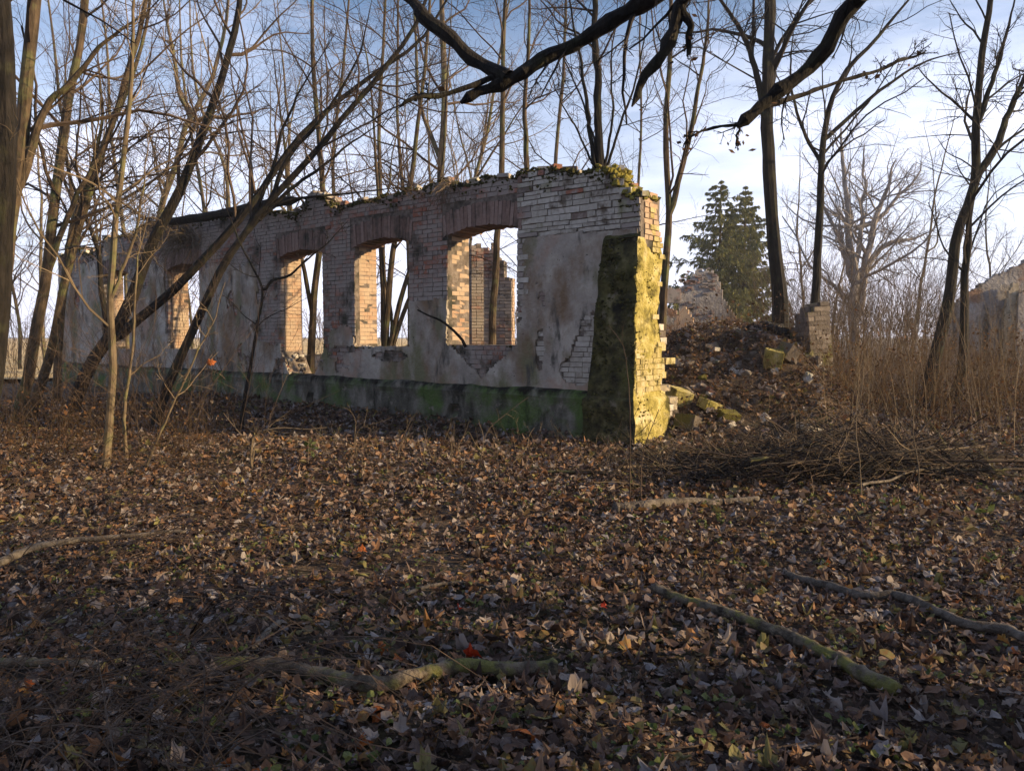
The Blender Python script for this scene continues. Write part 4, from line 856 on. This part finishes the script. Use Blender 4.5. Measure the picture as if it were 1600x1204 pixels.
# broken beam lying on the wall
P = wobble(spline([at(255, 348, 18.9), at(330, 337, 17.9), at(400, 322, 16.9), at(470, 311, 15.9)], 16), .04); mb = MB(); rr = np.full(16, .10); rr[0] = rr[-1] = .02; tubes(mb, P, rr, 8, .07)
tag(mb.obj('fallen_beam', M['bark_dark']), 'dark fallen trunk lying along the broken wall top', 'log')

# ---------------------------------------------------------------- logs and branches on the floor
def lie(px, n, lift, wob=.02, dip=.0):
    P = np.array([gpt(*p) for p in px]); P = wobble(spline(P, n), wob); P[:, 2] = gh(P[:, 0], P[:, 1]) + lift; return P
def log(name, label, px, r0, r1, mat, lift=None, extra=(), n=64):
    P = lie(px, n, (r0 if lift is None else lift) + .028); rr = np.linspace(r0, r1, n) * (1 + .05 * rng.standard_normal(n) + .12 * vn(np.arange(n) * .23, np.zeros(n), px[0][0] * .01)) * (1 + .25 * (rng.random(n) < .04)); P = np.vstack([P[:1], P, P[-1:]]); rr = np.concatenate([[.004], rr, [.004]])
    mb = MB(); tubes(mb, P, rr, 12, .035)
    for ex, ra, rb in extra:
        Q = lie(ex, 14, ra + .02); tubes(mb, Q, np.linspace(ra, rb, 14), 7, .05)
    o = mb.obj(name, M[mat], smooth=True); tag(o, label, 'log' if name == 'fallen_log' else 'branch'); return o
log('fallen_log', 'mossy log lying diagonally in the right foreground', [(1022, 932), (1100, 962), (1180, 990), (1260, 1022), (1330, 1062), (1398, 1098)], .030, .036, 'log', .03, [([(1196, 992), (1190, 980), (1186, 972)], .02, .012), ([(1215, 1000), (1226, 1000), (1236, 992)], .018, .008)])
log('fallen_branch', 'grey crooked branch half buried above the diagonal log', [(1225, 910), (1290, 928), (1345, 945), (1400, 945), (1450, 965), (1510, 992), (1570, 1002), (1640, 1030)], .026, .028, 'log_grey', .035)
log('fallen_log', 'long moss covered log lying across the lower left', [(335, 1058), (430, 1062), (520, 1080), (590, 1092), (650, 1078), (710, 1062), (780, 1066), (872, 1066)], .034, .037, 'log', .035)
log('fallen_log', 'mossy log half hidden under brambles at the lower left edge', [(-60, 1052), (40, 1052), (110, 1056), (165, 1060)], .024, .02, 'log', .03)
log('fallen_branch', 'grey forked branch lying at the left edge', [(-40, 925), (20, 903), (62, 885), (120, 875), (200, 868), (290, 860)], .032, .012, 'log_grey', .12, [([(30, 893), (62, 908), (110, 916), (170, 916), (228, 914)], .018, .008), ([(285, 860), (305, 875)], .01, .006)])
log('fallen_log', 'short pale brown log lying before the brush pile', [(958, 806), (1010, 800), (1060, 795), (1120, 796), (1185, 790)], .05, .03, 'log_grey', .04)
log('fallen_branch', 'small bleached stick pointing at the camera left of the long mossy log', [(398, 1028), (415, 1008), (436, 988)], .016, .014, 'log_grey', .03)
log('fallen_branch', 'dark flat stick among leaves in the middle foreground', [(632, 942), (680, 928), (740, 926), (775, 934)], .012, .008, 'log_grey', .03)
log('fallen_branch', 'long thin stick leaning towards the brush pile on the right', [(1345, 782), (1400, 768), (1460, 752), (1530, 740)], .014, .008, 'log_grey', .12)
# arching lit dead branch
def bough(label, pxs, Y, r0, r1, mat='twig_pale', name='dead_branch', n=(6, 3), grounded=True):
    P = np.array([at(x, y, Y) for x, y in pxs]); P = wobble(spline(P, 16), .02)
    if grounded: P[0, 2] = float(gh(P[0, 0], P[0, 1])) - .02
    rr = np.linspace(r0, r1, 16)
    mb = MB(); tubes(mb, P, rr, 6, .04); a_, ra = sprout(P[None], rr[None], n[0], (.15, .4), (25, 60), .05, .14, 5, .3, .6, .002); tubes(mb, a_, ra, 3); b_, rb = sprout(a_, ra, n[1], (.25, .5), (25, 55), .05, .14, 4, .3, .6, .0015); tubes(mb, b_, rb, 3)
    return tag(mb.obj(name, M[mat]), label, 'branch')
bough('sunlit arching dead branch ending in pale twigs before the third window', [(402, 765), (392, 725), (394, 690), (402, 676), (440, 668), (478, 671), (511, 668)], 9.3, .018, .008, n=(8, 3))
bough('thin sunlit branch curving beneath the arching dead branch', [(392, 700), (420, 683), (455, 682), (480, 690), (500, 700)], 9.4, .009, .004)
for j, (lab, pts, Y) in enumerate([
    ('pale forked twig standing upright before the plinth hole', [(560, 727), (556, 690), (563, 668), (590, 660), (612, 652)], 9.4),
    ('pale twig shaped like a hook left of the forked twig', [(548, 728), (553, 690), (555, 660), (545, 640), (533, 636)], 9.6),
    ('leaning pair of brown stalks before the second window', [(616, 728), (628, 690), (642, 655), (655, 640)], 9.5),
    ('short pale stalk below the second pier', [(664, 735), (663, 700), (666, 670)], 9.3),
    ('bent pale stalk below the rightmost window, left one', [(696, 735), (708, 705), (716, 690)], 9.2),
    ('tall pale curving stem rising past the rightmost sill', [(750, 738), (754, 700), (765, 668), (785, 650), (805, 635), (826, 620)], 9.1),
    ('bent pale stem leaning right below the plaster patch', [(790, 738), (806, 718), (822, 700), (828, 680), (835, 668)], 9.1),
    ('thin straight whip standing before the buttress corner', [(986, 800), (984, 720), (983, 640), (981, 590), (974, 540), (950, 508)], 7.2),
    ('thin whip growing left of the brush pile', [(1000, 795), (1002, 740), (1010, 690), (1030, 640)], 7.3),
    ('tall pale whip in front of the brush pile', [(1345, 800), (1344, 730), (1338, 660), (1342, 600)], 7.2),
    ('tall pale stalk at the right of the brush pile', [(1432, 810), (1434, 740), (1428, 660), (1430, 590), (1424, 560)], 7.4),
    ('slim stalk leaning right over the brush pile', [(1310, 800), (1320, 700), (1345, 620), (1352, 560)], 8.4),
    ('curved twig springing from leaves below the golden sapling', [(272, 830), (285, 790), (300, 760), (308, 735)], 7.5),
    ('thin tilted twig standing before the long mossy log', [(738, 1018), (710, 985), (690, 955), (675, 920), (662, 885)], 4.4),
    ('upright thin stalk behind the red leaf', [(802, 1080), (790, 1040), (786, 990), (785, 940), (790, 905)], 4.1),
]):
    dark = 'whip' in lab and j < 9
    bough(lab, pts, Y, .007 if Y > 5 else .003, .003 if Y > 5 else .0016, 'twig' if dark or Y < 5 else 'twig_pale', 'dry_stalk', (5, 2))

bough('dark broken limb leaning out over the rightmost sill', [(728, 542), (716, 524), (692, 503), (668, 492), (652, 484)], 13.0, .03, .014, 'bark_dark', 'broken_limb', (3, 1), False)

# ---------------------------------------------------------------- rubble on the mound
for j in range(120):
    if j < 85: px, py = random.uniform(1050, 1290), random.uniform(512, 650)
    else: px, py = random.gauss(1085, 25), random.gauss(600, 35)
    Y = 11 + (650 - py) / 140 * 4.2; x = (px - 800) / F * Y; z = float(gh(x, Y)); mat = stm if random.random() < .85 else (stw if random.random() < .5 else sty)
    o = link('rubble_stone', random.choice(mat), None, (x, Y, z - .01)); o.rotation_euler = (random.gauss(0, .4), random.gauss(0, .4), random.uniform(0, 6)); q = random.uniform(.07, .26); o.scale = (q * random.uniform(.8, 1.4), q, q * random.uniform(.4, .8))
    tag(o, 'loose masonry stone lying among leaves on the rubble mound', 'stone', 'rubble stones on the mound')
for j in range(24):
    px, py = random.uniform(1050, 1290), random.uniform(515, 660); Y = 11 + (650 - py) / 140 * 4.2; x = (px - 800) / F * Y
    o = link('loose_brick', bm_[j % 6], None, (x, Y, float(gh(x, Y)) + .02)); o.rotation_euler = (random.gauss(0, .4), random.gauss(0, .4), random.uniform(0, 6)); o.scale = (random.uniform(.12, .26), .12, .075)
    tag(o, 'loose brick lying among stones on the rubble mound', 'brick', 'loose bricks on the mound')
def bigstone(px, py, Y, sx, sy, sz, mat, label, rot):
    x = (px - 800) / F * Y; V = (boxmesh(80) - .5); mb = MB(); 
    me = mesh('stone_block', V, [BOXQ], mat); o = link('stone_block', me, None, (x, Y, float(gh(x, Y)) + sz * .35)); o.scale = (sx, sy, sz); o.rotation_euler = rot
    bv = o.modifiers.new('edge', 'BEVEL'); bv.width = .03; bv.segments = 2; tag(o, label, 'stone')
bigstone(1208, 570, 13.4, .30, .3, .32, M['lichen'], 'yellow lichen covered stone block on the slope of the mound', (.2, .15, -.2))
bigstone(1230, 575, 13.5, .26, .3, .26, M['stone'], 'grey tilted block resting behind the yellow stone block', (.3, .5, .5))
bigstone(1110, 612, 12.4, .32, .26, .16, M['lichen'], 'mossy slab at the foot of the broken gable', (.2, .3, .4))
bigstone(1062, 585, 12.6, .34, .3, .26, M['lichen'], 'lichen covered stone leaning against the broken gable end', (.3, .2, .3))
bigstone(1078, 622, 11.9, .4, .34, .22, M['stone'], 'grey mossy boulder below the lichen covered stone', (.1, .25, .9))
bigstone(1140, 622, 12.1, .3, .24, .16, M['moss_lit'], 'small yellow mossy stone right of the mossy slab', (.3, .1, .2))
bigstone(1270, 650, 11.6, .36, .3, .1, M['whitestone'], 'pale flat slab lying low on the right slope of the mound', (.1, .25, .3))
# black charred heap by the pillar
mb = MB()
for _ in range(160):
    px = random.gauss(1228, 22); Y = random.uniform(14.6, 15.8); x = (px - 800) / F * Y; lump(mb, np.array([x, Y, float(gh(x, Y)) + random.random() * .12]), random.uniform(.05, .16), .5)
tag(mb.obj('charred_heap', M['char'], kind='stuff'), 'black charred heap next to the masonry stump', 'heap')

# ---------------------------------------------------------------- leaf litter
def leaf_template(seed, maple, lo):
    r = np.random.default_rng(seed)
    if maple == 2: ang = np.radians([-80, 0, 60, 120, 190]); rad = np.array([.85, .62, .8, .8, .62])
    elif maple: ang = np.radians([-90, -62, -35, -8, 20, 48, 72, 90, 108, 132, 160, 188, 215, 242]); rad = np.array([.38, .6, .48, .82, .58, .92, .64, 1.02, .64, .92, .58, .82, .48, .6])
    else: ang = np.radians([-90, -50, -5, 40, 75, 105, 140, 185, 230]); rad = np.array([.8, .62, .6, .68, .78, .82, .68, .6, .62])
    rad = rad * r.uniform(.85, 1.15, len(rad)); x, y = rad * np.cos(ang), rad * np.sin(ang)
    c1, c2, tw, fo = r.normal(0, .5), r.normal(0, .48), r.normal(0, .35), r.uniform(-.15, .35)
    n = len(x); rings = (1.0,) if lo else (.5, 1.0); V = [[0, 0, 0]]
    for q in rings:
        xx, yy = x * q, y * q; zz = (c1 * xx * xx + c2 * yy * yy + tw * xx * yy) * (1 + .6 * q * q) + fo * np.abs(xx) + r.normal(0, .08 * q, n)
        V += np.stack([xx * (1 - .3 * abs(fo)), yy * (1 - .15 * abs(c2)), zz], -1).tolist()
    T = [[0, 1 + i, 1 + (i + 1) % n] for i in range(n)]
    if not lo: T += [t_ for i in range(n) for t_ in ([1 + i, 1 + n + i, 1 + n + (i + 1) % n], [1 + i, 1 + n + (i + 1) % n, 1 + (i + 1) % n])]
    return np.array(V) * .5, np.array(T)
TPL = [leaf_template(s, s % 6 < 1, True) for s in range(30)]; TPF = [leaf_template(s, 2, True) for s in range(100, 118)]; TPH = [leaf_template(s, s % 5 < 2, False) for s in range(40)]
def rotm(N, tilt):
    a, b, c_ = rng.uniform(0, 6.28, N), rng.normal(0, tilt, N), rng.normal(0, tilt, N)
    ca, sa, cb, sb, cc, sc2 = np.cos(a), np.sin(a), np.cos(b), np.sin(b), np.cos(c_), np.sin(c_); z0, o1 = np.zeros(N), np.ones(N)
    Rz = np.stack([ca, -sa, z0, sa, ca, z0, z0, z0, o1], -1).reshape(N, 3, 3); Rx = np.stack([o1, z0, z0, z0, cb, -sb, z0, sb, cb], -1).reshape(N, 3, 3); Ry = np.stack([cc, z0, sc2, z0, o1, z0, -sc2, z0, cc], -1).reshape(N, 3, 3)
    return Rx @ Ry @ Rz
def scatter(mb, x, y, size, lift, tilt=.42, tpl=TPL):
    N = len(x); z = gh(x, y) + lift; which = rng.integers(0, len(tpl), N)
    for k, (V, T) in enumerate(tpl):
        m = np.where(which == k)[0]
        if not len(m): continue
        Q = np.einsum('nij,vj->nvi', rotm(len(m), tilt), V) * size[m][:, None, None] + np.stack([x[m], y[m], z[m]], -1)[:, None]
        mb.add(Q, T=(T[None] + (np.arange(len(m)) * len(V))[:, None, None]).reshape(-1, 3))
def litter(Y0, Y1, dens, s0, s1, lift, px0=-420, px1=2020):
    N = int(dens * (Y1 ** 2 - Y0 ** 2) / 2 * (px1 - px0) / F); Y = np.sqrt(rng.uniform(Y0 ** 2, Y1 ** 2, N)); x = (rng.uniform(px0, px1, N) - 800) / F * Y
    keep = vn(x * 1.1, Y * 1.1, 9) + .5 * vn(x * 3, Y * 3, 10) + rng.normal(0, .16, N) > -.40
    pxx = x / Y * F + 800; keep &= (rng.random(N) < .55) | ((pxx > -60) & (pxx < 1660))
    p = np.stack([x, Y], -1) - WO[:2]; keep &= ~((p @ NN[:2] > -.1) & (p @ U[:2] > .1) & (p @ NN[:2] < .55)); x, Y = x[keep], Y[keep]
    return x, Y, s0 + (s1 - s0) * rng.random(len(x)) ** 2.2, rng.uniform(lift[0], lift[1], len(x))
mb = MB()
scatter(mb, *litter(1.9, 3.6, 1100, .028, .115, (.0, .06)), tilt=.2, tpl=TPH); scatter(mb, *litter(3.6, 6, 880, .032, .12, (.0, .065)), tilt=.2); scatter(mb, *litter(6, 10, 540, .04, .135, (.0, .07)), tilt=.24, tpl=TPL[:8] + TPF); scatter(mb, *litter(10, 19, 220, .07, .17, (.0, .10)), tilt=.24, tpl=TPF)
tag(mb.obj('leaf_litter', M['leaf'], kind='stuff'), 'carpet of curled brown fallen leaves covering the floor', 'leaves')
tm = [mesh('leaf', V, [T], M['leaf']) for V, T in TPH if len(V) == 29]; tmo = [mesh('leaf', V, [T], M['leaf_orange']) for V, T in TPH[:7] if len(V) == 29]
for j in range(280):
    px, py = random.uniform(-20, 1620), 1230 - 330 * random.random() ** 1.5; p = gpt(px, py)
    o = link('leaf', random.choice(tmo if j % 14 == 0 else tm), None, (p[0], p[1], p[2] + random.uniform(.03, .06))); o.rotation_euler = (random.gauss(0, .4), random.gauss(0, .4), random.uniform(0, 6.28)); s = random.uniform(.08, .15) * (.8 if j % 3 else 1); o.scale = (s, s, s); o.parent = ground
for px, py, mt, sz, lab in ((740, 1042, 'leaf_red', .13, 'large vivid red leaf propped up above the long mossy log'), (1290, 893, 'leaf_orange', .13, 'curled orange leaf above the grey crooked branch'), (566, 872, 'leaf_orange', .10, 'bright orange leaf lying in the middle of the clearing'), (720, 965, 'leaf_red', .06, 'small red leaf behind the large vivid red leaf'), (942, 962, 'leaf_red', .06, 'small orange red leaf right of the middle foreground')):
    V, T = TPH[1]; p = gpt(px, py); o = link('fallen_leaf', mesh('fallen_leaf', V, [T], M[mt]), None, (p[0], p[1], p[2] + .06)); o.scale = (sz, sz, sz); o.rotation_euler = (R(55 if sz > .12 else 25), .2, px * .7); tag(o, lab, 'leaf')
p = at(328, 567, 9.0); V, T = TPH[0]; o = link('fallen_leaf', mesh('fallen_leaf', V, [T], M['leaf_orange']), None, p); o.scale = (.14,) * 3; o.rotation_euler = (1.3, .3, 0); tag(o, 'russet leaf caught on a twig before the fourth window', 'leaf')
# green seedlings
mb = MB(); N = 420; Y = 2.4 + 8 * rng.random(N) ** 1.1; x = (rng.uniform(-50, 1650, N) - 800) / F * Y; g_ = vn(x * .9, Y * .9, 14) > -.1; x, Y = x[g_], Y[g_]; N = len(x)
xr, yr = np.repeat(x, 6) + rng.normal(0, .03, N * 6), np.repeat(Y, 6) + rng.normal(0, .03, N * 6); scatter(mb, xr, yr, rng.uniform(.02, .055, N * 6), rng.uniform(.03, .09, N * 6), .5, [t for t in TPL if len(t[0]) == 10])
tag(mb.obj('ground_cover', M['green'], kind='stuff'), 'small green seedlings among the fallen leaves', 'seedlings')
for px, py, lab in ((1392, 792, 'green seedling clump before the right of the brush pile'), (1536, 800, 'yellow green seedling at the far right of the brush pile'), (487, 697, 'bright green sprig hanging from the arching dead branch'), (1180, 680, 'green tuft growing on the top of the brush pile')):
    mb = MB(); p = gpt(px, py + 12); 
    if 'arching' in lab: p = at(px, py + 10, 9.35)
    for _ in range(16): quadleaf(mb, p + rng.normal(0, .05, 3) + (0, 0, .08), random.uniform(.05, .1))
    tag(mb.obj('green_sprig', M['green'], kind='stuff'), lab, 'plant')
